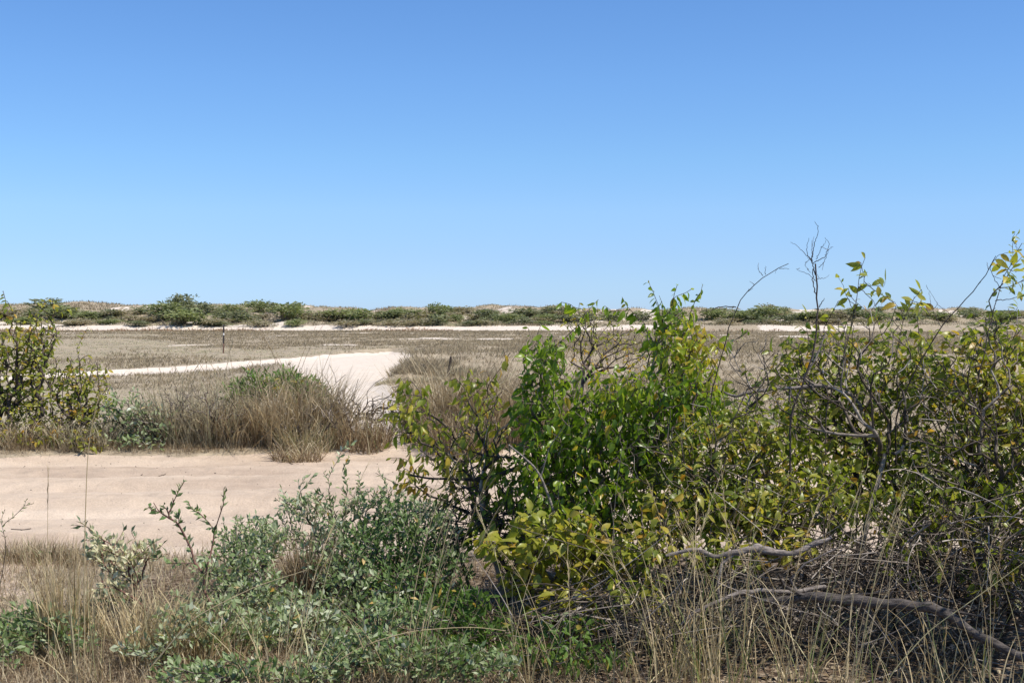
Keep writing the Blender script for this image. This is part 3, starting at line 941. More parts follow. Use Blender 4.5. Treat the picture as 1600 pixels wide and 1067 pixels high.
# --- low yellow leaved clump in front
shrub("low_shrub", "low yellow green clump of broad leaves in front of the big green shrub", "shrub",
      base_at([840, 900], 6.9, .1, 3),
      tips_of(5, (870, 835, 85, 45, 6.8, .25, 56), (830, 890, 55, 40, 6.8, .2, 24), (930, 880, 65, 45, 6.8, .25, 34), (890, 950, 70, 40, 6.6, .2, 22), (770, 850, 40, 25, 6.9, .2, 10)),
      17, 'olive_leaf', dict(HANG, L=(.055, .085), ratio=.58, spacing=.032, run=.16, droop=.3, upn=1.0, tint=zones(base=.60, var=.14, patch=.15, seed=7)), tree=dict(rmax=.010, wob=.15))
# --- olive shrubs right of it
shrub("olive_shrub", "olive green shrub with yellowing leaves between the big green shrub and bleached arching branch", "shrub",
      base_at([1120, 1180, 1160], 7.2, .25, 4),
      np.concatenate([tips_of(6, (1130, 700, 100, 70, 7.1, .4, 95), (1060, 750, 90, 60, 7.0, .3, 60), (1200, 680, 80, 70, 7.2, .4, 60), (1150, 780, 110, 45, 6.9, .3, 50), (1220, 760, 70, 60, 7.1, .3, 30)),
                      shoots(7, 7.1, [(1140, 620), (1180, 610), (1210, 600), (1160, 570), (1190, 580)])]),
      19, 'olive_leaf', dict(HANG, L=(.036, .068), spacing=.025, run=.30, droop=.5, upn=.8, tint=zones(base=.40, var=.17, patch=.25, seed=9, orange=.05)), tree=dict(rmax=.018, wob=.14))
shrub("tall_olive_shrub", "tall open shrub of yellow and olive leaves in the thicket below the forked bare stem", "shrub",
      base_at([1290, 1340, 1380], 7.5, .3, 5),
      np.concatenate([tips_of(8, (1300, 620, 90, 80, 7.5, .4, 75), (1390, 590, 90, 85, 7.5, .4, 75), (1340, 700, 110, 70, 7.3, .4, 70), (1240, 570, 50, 60, 7.6, .3, 22), (1300, 540, 60, 40, 7.6, .3, 20)),
                      shoots(9, 7.5, [(1345, 410), (1350, 440), (1310, 470), (1335, 470), (1325, 450), (1440, 452), (1420, 470), (1435, 480), (1385, 465), (1400, 480), (1370, 500), (1260, 490), (1250, 510), (1280, 520), (1230, 530), (1355, 425)])]),
      23, 'olive_leaf', dict(HANG, L=(.038, .072), ratio=.46, spacing=.028, run=.30, droop=.55, tint=zones(base=.47, var=.17, patch=.22, seed=11, orange=.07)), tree=dict(rmax=.018, wob=.12), woodmat='dark_bark')
shrub("dense_olive_shrub", "dense olive shrub with many small yellowish leaves at the right edge of the thicket", "shrub",
      base_at([1470, 1540, 1600, 1640], 7.3, .3, 6),
      np.concatenate([tips_of(10, (1480, 600, 90, 90, 7.3, .4, 100), (1570, 570, 90, 90, 7.3, .4, 105), (1530, 690, 120, 80, 7.2, .4, 120), (1640, 640, 90, 120, 7.3, .4, 90), (1440, 720, 90, 60, 7.1, .35, 50), (1600, 760, 90, 60, 7.0, .3, 36)),
                      shoots(11, 7.3, [(1590, 365), (1582, 385), (1598, 400), (1575, 430), (1560, 450), (1595, 440), (1545, 470), (1520, 490), (1610, 430), (1630, 400), (1590, 480), (1500, 510), (1470, 520), (1565, 410)])]),
      29, 'olive_leaf', dict(HANG, L=(.036, .068), ratio=.48, spacing=.027, run=.30, droop=.5, tint=zones(base=.45, var=.17, patch=.25, seed=13, orange=.06)), tree=dict(rmax=.022, wob=.12))
shrub("undergrowth_shrub", "shaded leafy shrub low behind the bleached arching branch and the olive stems", "shrub",
      base_at([1250, 1350, 1450, 1100, 1000], 8.4, .3, 41),
      tips_of(13, (1230, 730, 110, 60, 8.3, .35, 60), (1350, 730, 110, 60, 8.3, .35, 70), (1480, 740, 110, 60, 8.3, .35, 70), (1590, 720, 80, 70, 8.3, .35, 40), (1140, 790, 80, 50, 8.2, .3, 50), (1300, 800, 150, 50, 8.1, .3, 110), (1050, 790, 100, 60, 8.2, .3, 80), (920, 790, 100, 60, 8.2, .3, 70), (1000, 700, 100, 60, 8.3, .3, 50), (1150, 640, 80, 50, 8.3, .3, 26), (1480, 810, 120, 40, 8.2, .3, 60)),
      33, 'olive_leaf', dict(HANG, spacing=.036, run=.26, tint=zones(base=.36, var=.17, patch=.25, seed=63)), tree=dict(rmax=.018, wob=.2), woodmat='dark_bark')
shrub("dense_olive_shrub", "olive shrub cut off by the right edge at the end of the thicket", "shrub",
      base_at([1720, 1800, 1880], 6.9, .4, 47),
      tips_of(16, (1720, 620, 110, 130, 6.9, .5, 80), (1860, 640, 120, 150, 6.9, .6, 90), (1760, 780, 120, 90, 6.6, .5, 60)),
      43, 'olive_leaf', dict(HANG, spacing=.036, run=.26, tint=zones(base=.45, var=.17, patch=.25, seed=68)), tree=dict(rmax=.022, wob=.14))
shrub("dense_olive_shrub", "unseen olive shrub added off the right end of the thicket to cast shade", "shrub",  # outside the view, added so its shadow darkens the lower right
      base_at([1760, 1880, 2000], 5.9, .3, 48),
      tips_of(17, (1770, 640, 110, 150, 5.9, .4, 80), (1920, 640, 140, 170, 5.8, .5, 90), (1800, 840, 130, 120, 5.7, .4, 70)),
      44, 'olive_leaf', dict(HANG, spacing=.036, run=.26, tint=zones(base=.45, var=.17, patch=.25, seed=72)), tree=dict(rmax=.022, wob=.14))
shrub("straggling_shrub", "straggling low shrub of yellow and olive leaves above the pale peeling fallen branch", "shrub",
      base_at([1080, 1180, 1250], 6.8, .2, 42),
      tips_of(14, (1080, 800, 90, 50, 6.8, .3, 60), (1190, 800, 100, 50, 6.8, .3, 64), (1290, 770, 80, 55, 6.8, .3, 44), (1010, 850, 60, 50, 6.6, .25, 40), (1130, 860, 80, 30, 6.6, .25, 30), (1240, 850, 60, 30, 6.6, .25, 20), (990, 920, 50, 40, 6.4, .2, 14)),
      37, 'olive_leaf', dict(HANG, L=(.045, .075), spacing=.034, run=.22, droop=.4, upn=.9, tint=zones(base=.55, var=.18, patch=.2, seed=65, orange=.06)), tree=dict(rmax=.012, wob=.2))
shrub("straggling_shrub", "sparse shrub with scattered green leaves among the dead twigs at the right edge", "shrub",
      base_at([1480, 1570], 6.8, .2, 46),
      tips_of(15, (1420, 780, 90, 50, 6.8, .3, 44), (1530, 790, 90, 55, 6.8, .3, 54), (1560, 890, 60, 60, 6.5, .3, 26), (1440, 860, 70, 40, 6.6, .3, 14), (1620, 830, 50, 60, 6.7, .3, 20)),
      39, 'olive_leaf', dict(HANG, L=(.045, .075), spacing=.04, run=.2, tint=zones(base=.42, var=.18, patch=.2, seed=66, orange=.04)), tree=dict(rmax=.012, wob=.2))
# --- twiggy shrub behind the big one
shrub("twiggy_shrub", "sparse twiggy brown shrub showing behind the top of the big green shrub", "shrub",
      base_at([930, 945], 9.0, .1, 7),
      tips_of(12, (925, 530, 48, 55, 9.0, .3, 60), (985, 540, 40, 40, 9.0, .3, 26), (905, 500, 30, 30, 9.0, .2, 16)),
      31, 'olive_leaf', dict(HANG, L=(.02, .04), spacing=.06, run=.15, tint=zones(base=.75, var=.15, seed=15)), tree=dict(rmax=.012), woodmat='dark_bark')

# --- bare and dead wood in the thicket
def bare(name, label, cat, bases, tips, seed, mat='dark_bark', group=None, leaf=None, leafmat=None, **tree):
    return shrub(name, label, cat, bases, tips, seed, leafmat, leaf, mat, group, dict(dict(rmax=.014, wob=.06, step=.05, r_tip=.0017), **tree))
def traced(name, label, cat, Y, strands, seed, mat='dark_bark', group=None, leaf=None, leafmat=None):
    """a stem and its twigs followed point by point; the first strand starts at the ground"""
    R = rng_(seed)
    t = None
    mb = MB()
    tw = []
    for k, (pts, r0, r1) in enumerate(strands):
        a = np.array(pts, float)
        p = P(a[:, 0], a[:, 1], Y + (0 if k == 0 else 1) * np.linspace(0, R.normal(0, .12), len(a)))
        if k == 0:
            g = on_ground(p[0, 0], Y, -.03)
            p = np.concatenate([[g], p])
            t = thing(name, label, cat, g + [0, 0, .03], group)
        m = max(6, 5 * len(p))
        cum = np.concatenate([[0], np.cumsum(np.linalg.norm(np.diff(p, axis=0), axis=1))]); u = np.linspace(0, cum[-1], m)
        q = np.stack([np.interp(u, cum, p[:, c]) for c in range(3)], -1)
        for _ in range(2): q[1:-1] = (q[:-2] + 2 * q[1:-1] + q[2:]) / 4
        q[1:-1] += R.normal(0, .0022, (m - 2, 3))
        tube(mb, q, np.linspace(r0, r1, m), 6 if r0 > .005 else 4, R.random())
        tw.append(q)
        # little spurs
        for _ in range(int(cum[-1] / .16)):
            c = q[R.integers(1, m)]
            d = nrm(R.normal(0, 1, 3) + [0, 0, .8]) * R.uniform(.015, .05)
            tube(mb, [c, c + d * .5 + R.normal(0, .003, 3), c + d], [r1 * .9 + .0006, .0012, .0008], 4, R.random())
    mb.build("woody_stem", M[mat], t)
    if leaf:
        mb = MB(); put_leaves(mb, tw, R, **leaf); mb.build("foliage", M[leafmat], t)
    return t
FEW = dict(HANG, L=(.05, .08), ratio=.5, spacing=.05, run=.22, droop=.5, tint=zones(base=.55, var=.18, seed=61, orange=.12))
traced("bare_sapling", "tall forked bare sapling with fine upright twigs standing against the sky", "sapling", 6.9,
       [([(1235, 640), (1255, 600), (1275, 540), (1278, 480), (1276, 430), (1274, 412)], .0075, .004), ([(1274, 430), (1268, 410), (1271, 385), (1277, 365), (1280, 356), (1273, 346)], .0032, .001), ([(1272, 412), (1262, 400), (1260, 385), (1264, 372)], .0022, .0009),
        ([(1272, 410), (1288, 402), (1294, 390), (1296, 380), (1289, 371)], .0024, .0009), ([(1279, 418), (1288, 408), (1296, 388), (1302, 386)], .0018, .0008), ([(1270, 408), (1256, 395), (1246, 384), (1235, 379)], .002, .0008), ([(1275, 405), (1283, 390), (1290, 376)], .0018, .0008), ([(1270, 402), (1268, 388), (1272, 370)], .0018, .0008),
        ([(1276, 440), (1262, 428), (1244, 420)], .002, .0008), ([(1276, 465), (1270, 445), (1270, 420)], .0035, .0022), ([(1276, 435), (1290, 435), (1296, 429)], .0016, .0007), ([(1280, 480), (1288, 466)], .003, .0015), ([(1266, 426), (1258, 415), (1260, 408)], .0015, .0007)], 41)
traced("bare_sapling", "bare thorny sapling slanting up to the right from the top of the big green shrub", "sapling", 7.2,
       [([(1110, 620), (1135, 530), (1150, 480), (1170, 452), (1190, 432), (1215, 420), (1232, 412)], .006, .002), ([(1192, 431), (1184, 420)], .002, .001), ([(1196, 429), (1196, 416)], .0018, .001), ([(1150, 480), (1130, 478), (1105, 486), (1075, 486)], .003, .001), ([(1218, 420), (1233, 420)], .0018, .001)], 43)
traced("bare_sapling", "dark bare sapling slanting up to the right above the dense olive shrub", "sapling", 7.0,
       [([(1400, 640), (1440, 560), (1470, 510), (1500, 478), (1530, 445), (1545, 420), (1556, 400)], .0075, .002), ([(1470, 510), (1455, 480), (1452, 455)], .002, .0008), ([(1486, 492), (1468, 478), (1450, 452)], .002, .0008), ([(1545, 422), (1542, 410)], .002, .001)], 47)
traced("leafy_sapling", "slender dark sapling with few oval leaves left of the fork topped olive stems", "sapling", 7.1,
       [([(1290, 640), (1318, 560), (1335, 490), (1341, 450), (1344, 410), (1352, 402)], .006, .0014), ([(1335, 490), (1320, 455), (1310, 430)], .0022, .0008), ([(1341, 450), (1360, 445), (1380, 448), (1384, 440)], .0018, .0008), ([(1341, 448), (1365, 470), (1372, 490)], .0022, .001)], 48, leaf=FEW, leafmat='olive_leaf')
traced("leafy_sapling", "slender dark sapling with tufts of oval leaves at the upper right edge", "sapling", 7.0,
       [([(1520, 640), (1550, 490), (1562, 450), (1575, 420), (1590, 390), (1597, 380)], .006, .0016), ([(1590, 392), (1582, 372), (1586, 362)], .002, .0009), ([(1562, 450), (1545, 420), (1562, 396), (1585, 394)], .0022, .0009), ([(1575, 420), (1590, 425), (1610, 415)], .0022, .0009), ([(1555, 470), (1585, 466), (1610, 455)], .0025, .001), ([(1566, 440), (1590, 440)], .002, .001)], 49, leaf=dict(FEW, spacing=.04), leafmat='olive_leaf')
traced("leafy_sapling", "leaning dark sapling bearing a few drooping oval leaves above the olive shrubs", "sapling", 7.2,
       [([(1340, 700), (1400, 560), (1412, 490), (1425, 470), (1440, 452)], .0055, .0014), ([(1412, 490), (1395, 470), (1385, 462)], .0022, .001), ([(1425, 470), (1445, 475)], .002, .001)], 50, leaf=dict(FEW, spacing=.035, L=(.06, .09)), leafmat='olive_leaf')
bare("grey_sapling", "grey twiggy bare sapling among the olive shrubs", "sapling", base_at([1330, 1345], 6.9, .1, 8),
     tips_of(24, (1340, 560, 90, 100, 6.9, .4, 46), (1240, 600, 60, 70, 6.9, .3, 26), (1420, 640, 70, 90, 6.9, .3, 26)), 53, 'dead_wood', wob=.1)

bare("grey_sapling", "pale leafless twigs crossing in front of the dense olive shrub", "sapling", base_at([1500, 1550], 6.8, .1, 43),
     tips_of(26, (1480, 640, 100, 110, 6.8, .35, 30), (1570, 640, 70, 110, 6.8, .35, 26), (1560, 520, 60, 50, 6.9, .3, 12)), 55, 'dead_wood', wob=.12)
bare("grey_sapling", "pale leafless twigs crossing in front of the olive shrub left of the bleached arching branch", "sapling", base_at([1110, 1160], 6.8, .1, 44),
     tips_of(27, (1120, 700, 110, 90, 6.8, .35, 36), (1180, 570, 50, 60, 7.0, .3, 16), (1000, 700, 60, 70, 7.0, .3, 12)), 57, 'dead_wood', wob=.12)
bare("grey_sapling", "thin grey leafless twigs left of the big green shrub above the road edge", "sapling", base_at([790, 810], 7.6, .1, 45),
     tips_of(28, (780, 660, 70, 60, 7.6, .3, 26), (720, 710, 60, 50, 7.6, .3, 16)), 58, 'dead_wood', wob=.12)
def branch(name, label, px, Y, r, seed, mat='log', group=None, k=10, tint=.6, side=(), cat="branch", knob=.22):
    """a fallen or arching bough traced point by point, with its side limbs"""
    R = rng_(seed)
    a = np.array(px, float)
    Y = np.broadcast_to(np.asarray(Y, float), (len(a),))
    p = P(a[:, 0], a[:, 1], Y)
    p[:, 2] = np.maximum(p[:, 2], hgt(p[:, 0], p[:, 1]) + .01)
    s = np.linspace(0, len(p) - 1, len(p) * 7)
    i = np.minimum(s.astype(int), len(p) - 2)
    f = (s - i)[:, None]
    pm = lambda j: p[np.clip(j, 0, len(p) - 1)]
    q = .5 * (2 * pm(i) + (pm(i + 1) - pm(i - 1)) * f + (2 * pm(i - 1) - 5 * pm(i) + 4 * pm(i + 1) - pm(i + 2)) * f * f + (3 * pm(i) - pm(i - 1) - 3 * pm(i + 1) + pm(i + 2)) * f ** 3)
    rr = np.interp(s, np.arange(len(p)), np.broadcast_to(r, (len(p),))) * (1 + knob * R.normal(0, 1, len(s)))
    for _ in range(3): rr[1:-1] = (rr[:-2] + 2 * rr[1:-1] + rr[2:]) / 4
    wob = R.normal(0, .55, q.shape)
    for _ in range(4): wob[1:-1] = (wob[:-2] + 2 * wob[1:-1] + wob[2:]) / 4
    q = q + wob * rr[:, None]
    t = thing(name, label, cat, q[0], group)
    mb = MB(); tube(mb, q, rr, k, np.clip(tint + .1 * R.normal(0, 1, 1), 0, 1)); mb.build("bough", M[mat], t)
    for j, (at, pts, r0) in enumerate(side):
        b = np.array(pts, float)
        pp = np.concatenate([p[at][None], P(b[:, 0], b[:, 1], np.linspace(Y[at], Y[at] + R.uniform(-.15, .15), len(b)))])
        mb = MB(); tube(mb, pp, np.linspace(r0, r0 * .35, len(pp)), 6, tint); mb.build("side_limb", M[mat], t)
    return t
branch("bleached_branch", "pale bleached bare branch arching over between the green and olive shrubs", [(1130, 612), (1150, 618), (1175, 612), (1205, 606), (1235, 606), (1275, 603), (1310, 608), (1335, 625), (1352, 650), (1372, 690), (1392, 745), (1405, 830), (1420, 960)], 7.25,
       [.006, .008, .010, .0115, .0115, .012, .013, .0135, .0135, .0135, .014, .015, .016], 61, tint=.85, side=[(5, [(1255, 590), (1275, 560), (1290, 520)], .010), (4, [(1232, 640), (1246, 690), (1258, 740)], .008)])
branch("fallen_log", "thick dark weathered fallen branch lying across the bottom right of the thicket", [(1180, 938), (1215, 935), (1260, 932), (1310, 937), (1370, 942), (1430, 945), (1470, 958), (1520, 985), (1560, 1008), (1610, 1030), (1680, 1060)], [6.1, 6.1, 6.05, 6.0, 5.95, 5.9, 5.85, 5.8, 5.75, 5.7, 5.6],
       [.008, .014, .021, .024, .024, .025, .023, .020, .018, .018, .018], 63, tint=.04, side=[(5, [(1470, 950), (1530, 962), (1600, 985)], .010), (2, [(1225, 915), (1215, 895)], .012)])
branch("bleached_log", "pale peeling fallen branch lying among twigs under the olive shrub", [(1040, 868), (1085, 860), (1125, 868), (1150, 862), (1180, 858), (1210, 864), (1240, 862), (1270, 850), (1300, 840)], 6.25, [.008, .011, .010, .015, .020, .015, .014, .012, .008], 65, tint=.95, side=[(3, [(1128, 880), (1122, 910), (1124, 940)], .010)])
branch("slender_fallen_branch", "slender grey fallen branch sloping down left below the pale peeling one", [(1290, 915), (1245, 924), (1195, 922), (1160, 925), (1120, 940), (1085, 958), (1065, 975)], [6.25, 6.2, 6.15, 6.1, 6.05, 6.0, 6.0], [.010, .010, .011, .011, .010, .009, .006], 67, tint=.75, side=[(1, [(1235, 905), (1258, 880), (1320, 850)], .009)])
branch("dark_limb", "dark crooked horizontal limb over bare sand left of the big green shrub", [(640, 742), (690, 748), (740, 748), (780, 740), (820, 730), (880, 722), (940, 716), (1000, 700)], 7.6, [.005, .007, .010, .012, .014, .015, .016, .016], 69, 'dark_bark', tint=.4, side=[(4, [(800, 715), (760, 712), (720, 700), (690, 670)], .009)])
branch("curved_dead_stem", "pale thin dead stem curving down in front of the big green shrub", [(795, 695), (820, 715), (845, 745), (862, 790), (872, 830), (880, 900)], 6.95, [.004, .005, .006, .007, .008, .009], 71, tint=.95, side=[(2, [(858, 700), (885, 660)], .004)])

def brush(name, label, bases, tips, seed, mat='dead_wood', **kw):
    b = np.asarray(bases, float).reshape(-1, 3)
    t = thing(name, label, "dead shrub", b[0], "dead brushwood under the thicket")
    T = Tree(b, seed, **dict(dict(step=.06, wob=.28, pathw=.12, turn=.15, r_tip=.0019, rmax=.014, up=-.15, expo=.36), **kw)).grow(tips)
    mb = MB()
    T.wood(mb, 5, 4)
    # loose broken twigs caught in the heap
    R = rng_(seed + 5)
    for i in R.integers(0, len(tips), int(len(tips) * .28)):
        p0 = tips[i]
        a = R.uniform(0, 6.28); e = R.normal(.1, .45)
        d = np.array([math.cos(a) * math.cos(e), math.sin(a) * math.cos(e), math.sin(e)])
        c = nrm(R.normal(0, 1, 3)) * R.uniform(.15, .9)
        L = R.uniform(.15, .55)
        u = np.linspace(0, 1, 6)[:, None]
        q = p0 + d * L * u + c * L * u * u
        q[:, 2] = np.maximum(q[:, 2], hgt(q[:, 0], q[:, 1]) + .01)
        tube(mb, q, np.linspace(.0035, .0012, 6) * R.uniform(.6, 1.4), 4, R.random())
    mb.build("tangled_twig", M[mat], t)
brush("dead_shrub", "grey tangle of dead twigs beneath the dense olive shrub on the right", base_at([1480, 1560, 1400], 6.9, .3, 11), tips_of(31, (1460, 860, 130, 75, 6.7, .5, 170), (1570, 880, 110, 90, 6.7, .5, 150), (1520, 940, 150, 60, 6.5, .3, 150), (1650, 860, 90, 110, 6.7, .5, 70), (1480, 760, 110, 60, 6.8, .4, 30)), 81)
brush("dead_shrub", "grey tangle of dead twigs around the pale peeling fallen branch", base_at([1200, 1300], 6.8, .3, 12), tips_of(32, (1220, 895, 120, 40, 6.6, .4, 80), (1340, 890, 100, 60, 6.6, .4, 110), (1150, 930, 120, 45, 6.4, .4, 70), (1280, 970, 110, 40, 6.4, .2, 70), (1450, 1020, 130, 30, 6.3, .2, 50)), 83)
brush("dead_shrub", "heap of dead twigs under the low yellow green clump", base_at([960, 1020], 6.7, .2, 13), tips_of(33, (950, 940, 100, 40, 6.6, .4, 50), (1030, 900, 90, 40, 6.7, .4, 40), (850, 970, 90, 40, 6.4, .3, 40), (1020, 980, 100, 40, 6.2, .3, 50)), 87)
brush("dead_shrub", "open dead twigs on sand under the left side of the big green shrub", base_at([740, 790], 7.7, .2, 14), tips_of(34, (760, 800, 70, 50, 7.6, .3, 50), (700, 820, 60, 40, 7.6, .3, 24), (820, 840, 60, 50, 7.5, .3, 50)), 89, 'dark_bark')

# --- grey green low shrubs in front of the road
HERB = dict(L=(.030, .050), ratio=.44, spacing=.014, run=.24, droop=-.35, spread=.75, simple=True, upn=.3, fold=.5, curl=.1)
GG = "grey green low shrubs before the road"
shrub("saltbush", "grey green low shrub with small upright leaves rising against the sand road", "shrub", base_at([520, 560, 500], 8.2, .2, 21),
      np.concatenate([tips_of(41, (475, 790, 48, 28, 8.2, .2, 44), (550, 790, 60, 34, 8.2, .25, 44), (605, 795, 50, 40, 8.1, .25, 50), (510, 830, 110, 35, 8.1, .3, 70), (665, 810, 50, 40, 8.1, .25, 36), (700, 850, 40, 35, 7.8, .25, 26)), shoots(42, 8.2, [(440, 765), (450, 790), (437, 800), (478, 745), (505, 738), (515, 760), (540, 700), (545, 715), (530, 712), (552, 690), (560, 738), (575, 765), (590, 735), (600, 750), (465, 752), (490, 742), (535, 735), (522, 728), (632, 740), (642, 755), (620, 745), (630, 765), (650, 770), (655, 790)])]),
      101, 'grey_leaf', dict(HERB, tint=zones(base=.55, var=.17, patch=.2, seed=21, orange=.03)), 'dead_wood', GG, dict(rmax=.008, wob=.12, r_tip=.0014))
shrub("saltbush", "largest spreading green low shrub with dusty leaves left of the big green shrub", "shrub", base_at([590, 650, 560, 620], 7.5, .25, 22),
      tips_of(43, (560, 870, 95, 65, 7.5, .35, 130), (645, 840, 80, 65, 7.5, .3, 130), (600, 930, 120, 60, 7.1, .3, 130), (680, 900, 60, 60, 7.3, .3, 60)),
      103, 'grey_leaf', dict(HERB, L=(.032, .052), tint=zones((P(610, 880, 7.3), .35, -.3), (P(680, 930, 7.3), .3, -.25), base=.42, var=.17, patch=.25, seed=23, orange=.03)), 'dead_wood', GG, dict(rmax=.008, wob=.12, r_tip=.0014))
shrub("saltbush", "grey green low shrub with dusty leaves left of the brown grass clump", "shrub", base_at([390, 420, 360], 7.7, .25, 23),
      np.concatenate([tips_of(44, (395, 845, 60, 42, 7.8, .3, 100), (370, 895, 75, 55, 7.5, .3, 100), (420, 940, 70, 45, 7.2, .3, 80)), shoots(45, 7.8, [(345, 835), (350, 815), (375, 810), (400, 805), (415, 808), (430, 815)])]),
      107, 'grey_leaf', dict(HERB, tint=zones(base=.55, var=.17, patch=.2, seed=25, orange=.02)), 'dead_wood', GG, dict(rmax=.007, wob=.12, r_tip=.0014))
shrub("saltbush", "dusty low shrub with bluish leaves at the bottom below the brown grass clump", "shrub", base_at([400, 470, 330], 6.6, .2, 24),
      tips_of(46, (400, 1000, 90, 50, 6.6, .3, 100), (480, 980, 70, 55, 6.7, .3, 80), (320, 1010, 50, 40, 6.5, .25, 40), (540, 1020, 70, 40, 6.4, .25, 56)),
      109, 'grey_leaf', dict(HERB, L=(.034, .056), ratio=.46, tint=zones(base=.50, var=.2, patch=.25, seed=27, orange=.02)), 'dead_wood', GG, dict(rmax=.007, wob=.12, r_tip=.0014))
shrub("saltbush", "dusty green low shrub at the bottom edge beneath the arching straw stalks", "shrub", base_at([560, 640, 720], 5.9, .15, 51),
      tips_of(61, (570, 1020, 80, 40, 5.9, .3, 70), (670, 1030, 90, 40, 5.8, .3, 80), (760, 1040, 60, 35, 5.8, .25, 46), (620, 960, 80, 30, 6.3, .3, 50)),
      115, 'grey_leaf', dict(HERB, L=(.03, .052), tint=zones(base=.40, var=.2, patch=.25, seed=67, orange=.02)), 'dead_wood', GG, dict(rmax=.006, wob=.12, r_tip=.0013))
shrub("saltbush", "sparse dusty low shrub among dry grass below the dark stemmed sapling", "shrub", base_at([270, 330], 6.4, .15, 52),
      tips_of(62, (290, 980, 60, 40, 6.3, .3, 34), (230, 1020, 60, 40, 6.1, .25, 22), (340, 950, 40, 30, 6.6, .25, 26)),
      117, 'grey_leaf', dict(HERB, L=(.03, .052), tint=zones(base=.5, var=.2, patch=.25, seed=69, orange=.02)), 'dead_wood', GG, dict(rmax=.006, wob=.12, r_tip=.0013))
shrub("saltbush", "dusty green low shrub spilling over the bottom edge left of centre", "shrub", base_at([380, 470], 5.7, .15, 53),
      tips_of(65, (380, 1050, 80, 30, 5.7, .25, 50), (480, 1050, 80, 30, 5.7, .25, 56), (290, 1055, 60, 25, 5.6, .25, 26)),
      118, 'grey_leaf', dict(HERB, L=(.03, .052), tint=zones(base=.42, var=.2, patch=.25, seed=70, orange=.02)), 'dead_wood', GG, dict(rmax=.006, wob=.12, r_tip=.0013))
shrub("leafy_herb", "small green leafy plant in the shade under the low yellow green clump", "plant", base_at([850, 930], 6.1, .15, 54),
      tips_of(66, (840, 1010, 70, 35, 6.1, .25, 30), (920, 1020, 70, 35, 6.0, .25, 30), (890, 970, 60, 25, 6.3, .25, 16)),
      119, 'herb_leaf', dict(HANG, L=(.035, .065), ratio=.42, spacing=.03, run=.2, tint=zones(base=.4, var=.2, seed=71)), 'dead_wood', None, dict(rmax=.006, wob=.15, r_tip=.0013))
shrub("leafy_herb", "green low leafy plant at the bottom centre beside the dead twigs", "plant", base_at([700, 760], 6.6, .2, 25),
      tips_of(47, (720, 960, 80, 45, 6.6, .3, 80), (690, 1020, 90, 35, 6.3, .3, 70), (770, 1000, 60, 45, 6.4, .3, 40)),
      113, 'herb_leaf', dict(HERB, L=(.04, .07), ratio=.30, spacing=.022, tint=zones(base=.35, var=.2, seed=29)), 'dead_wood', None, dict(rmax=.006, wob=.12, r_tip=.0013))
shrub("leafy_herb", "bluish green leafy plant with tiny orange flowers in the bottom left corner", "plant", base_at([30, 80, -10], 6.6, .2, 26),
      tips_of(48, (40, 990, 80, 50, 6.6, .3, 120), (100, 1000, 50, 50, 6.5, .3, 50), (-20, 1030, 80, 60, 6.3, .3, 60)),
      127, 'grey_leaf', dict(HERB, L=(.034, .056), tint=zones(base=.33, var=.18, patch=.25, seed=31, orange=.02)), 'dead_wood', None, dict(rmax=.006, wob=.12, r_tip=.0013))
shrub("cream_leaved_plant", "small shrub with cream dried leaves below green tops at left of the near verge", "plant", base_at([235, 250], 7.4, .1, 27),
      np.concatenate([tips_of(49, (160, 855, 35, 25, 7.5, .15, 26), (190, 880, 45, 40, 7.5, .15, 34), (230, 862, 30, 22, 7.5, .15, 18), (170, 930, 40, 30, 7.4, .15, 16)), shoots(50, 7.5, [(118, 820), (125, 815), (195, 825), (205, 832), (145, 830), (240, 860)])]),
      131, 'cream_leaf', dict(HERB, L=(.04, .06), spacing=.016, run=.20, tint=zones((P(180, 900, 7.5), .24, .7), (P(235, 875, 7.5), .16, .6), base=.22, var=.15, seed=33, orange=0)), 'red_stem', None, dict(rmax=.007, wob=.08, r_tip=.0016))
shrub("dark_stemmed_sapling", "dark stemmed sapling with tufts of small leaves at its tips against the road", "sapling", base_at([368], 6.5, .02, 28),
      shoots(51, 6.55, [(318, 920), (305, 880), (285, 830), (278, 800), (270, 790), (255, 790), (240, 785), (232, 792), (250, 800), (270, 778), (288, 752), (300, 795), (295, 785), (310, 800), (330, 860), (325, 880), (335, 830), (345, 800), (350, 765), (275, 815), (260, 880), (262, 930), (345, 790)], .04),
      137, 'grey_leaf', dict(HERB, L=(.032, .05), spacing=.010, run=.16, skip=.2, tint=zones(base=.3, var=.15, seed=35, orange=0)), 'red_stem', None, dict(rmax=.011, wob=.06, r_tip=.0022, pathw=.2, up=.5))
shrub("feathery_seedling", "thin bare stemmed seedling with a few feathery leaflets at the left edge by the road", "plant", base_at([-15], 7.2, .02, 29),
      shoots(52, 7.2, [(5, 830), (20, 808), (38, 790), (40, 782), (8, 795), (52, 786), (2, 812)], .02),
      139, 'herb_leaf', dict(HERB, L=(.02, .035), ratio=.25, spacing=.012, run=.06, tint=zones(base=.5, var=.15, seed=37, orange=0)), 'dead_wood', None, dict(rmax=.005, wob=.05, r_tip=.0012))
shrub("grey_leaved_sprig", "small grey leaved sprig standing alone on the near road verge left of the thicket", "plant", base_at([100], 9.2, .02, 30),
      shoots(53, 9.2, [(60, 872), (66, 866), (75, 862), (110, 870), (115, 880), (135, 880)], .02),
      141, 'herb_leaf', dict(HERB, spacing=.02, run=.06, tint=zones(base=.25, var=.15, seed=38, orange=0)), 'dead_wood', None, dict(rmax=.005, wob=.05, r_tip=.0012))

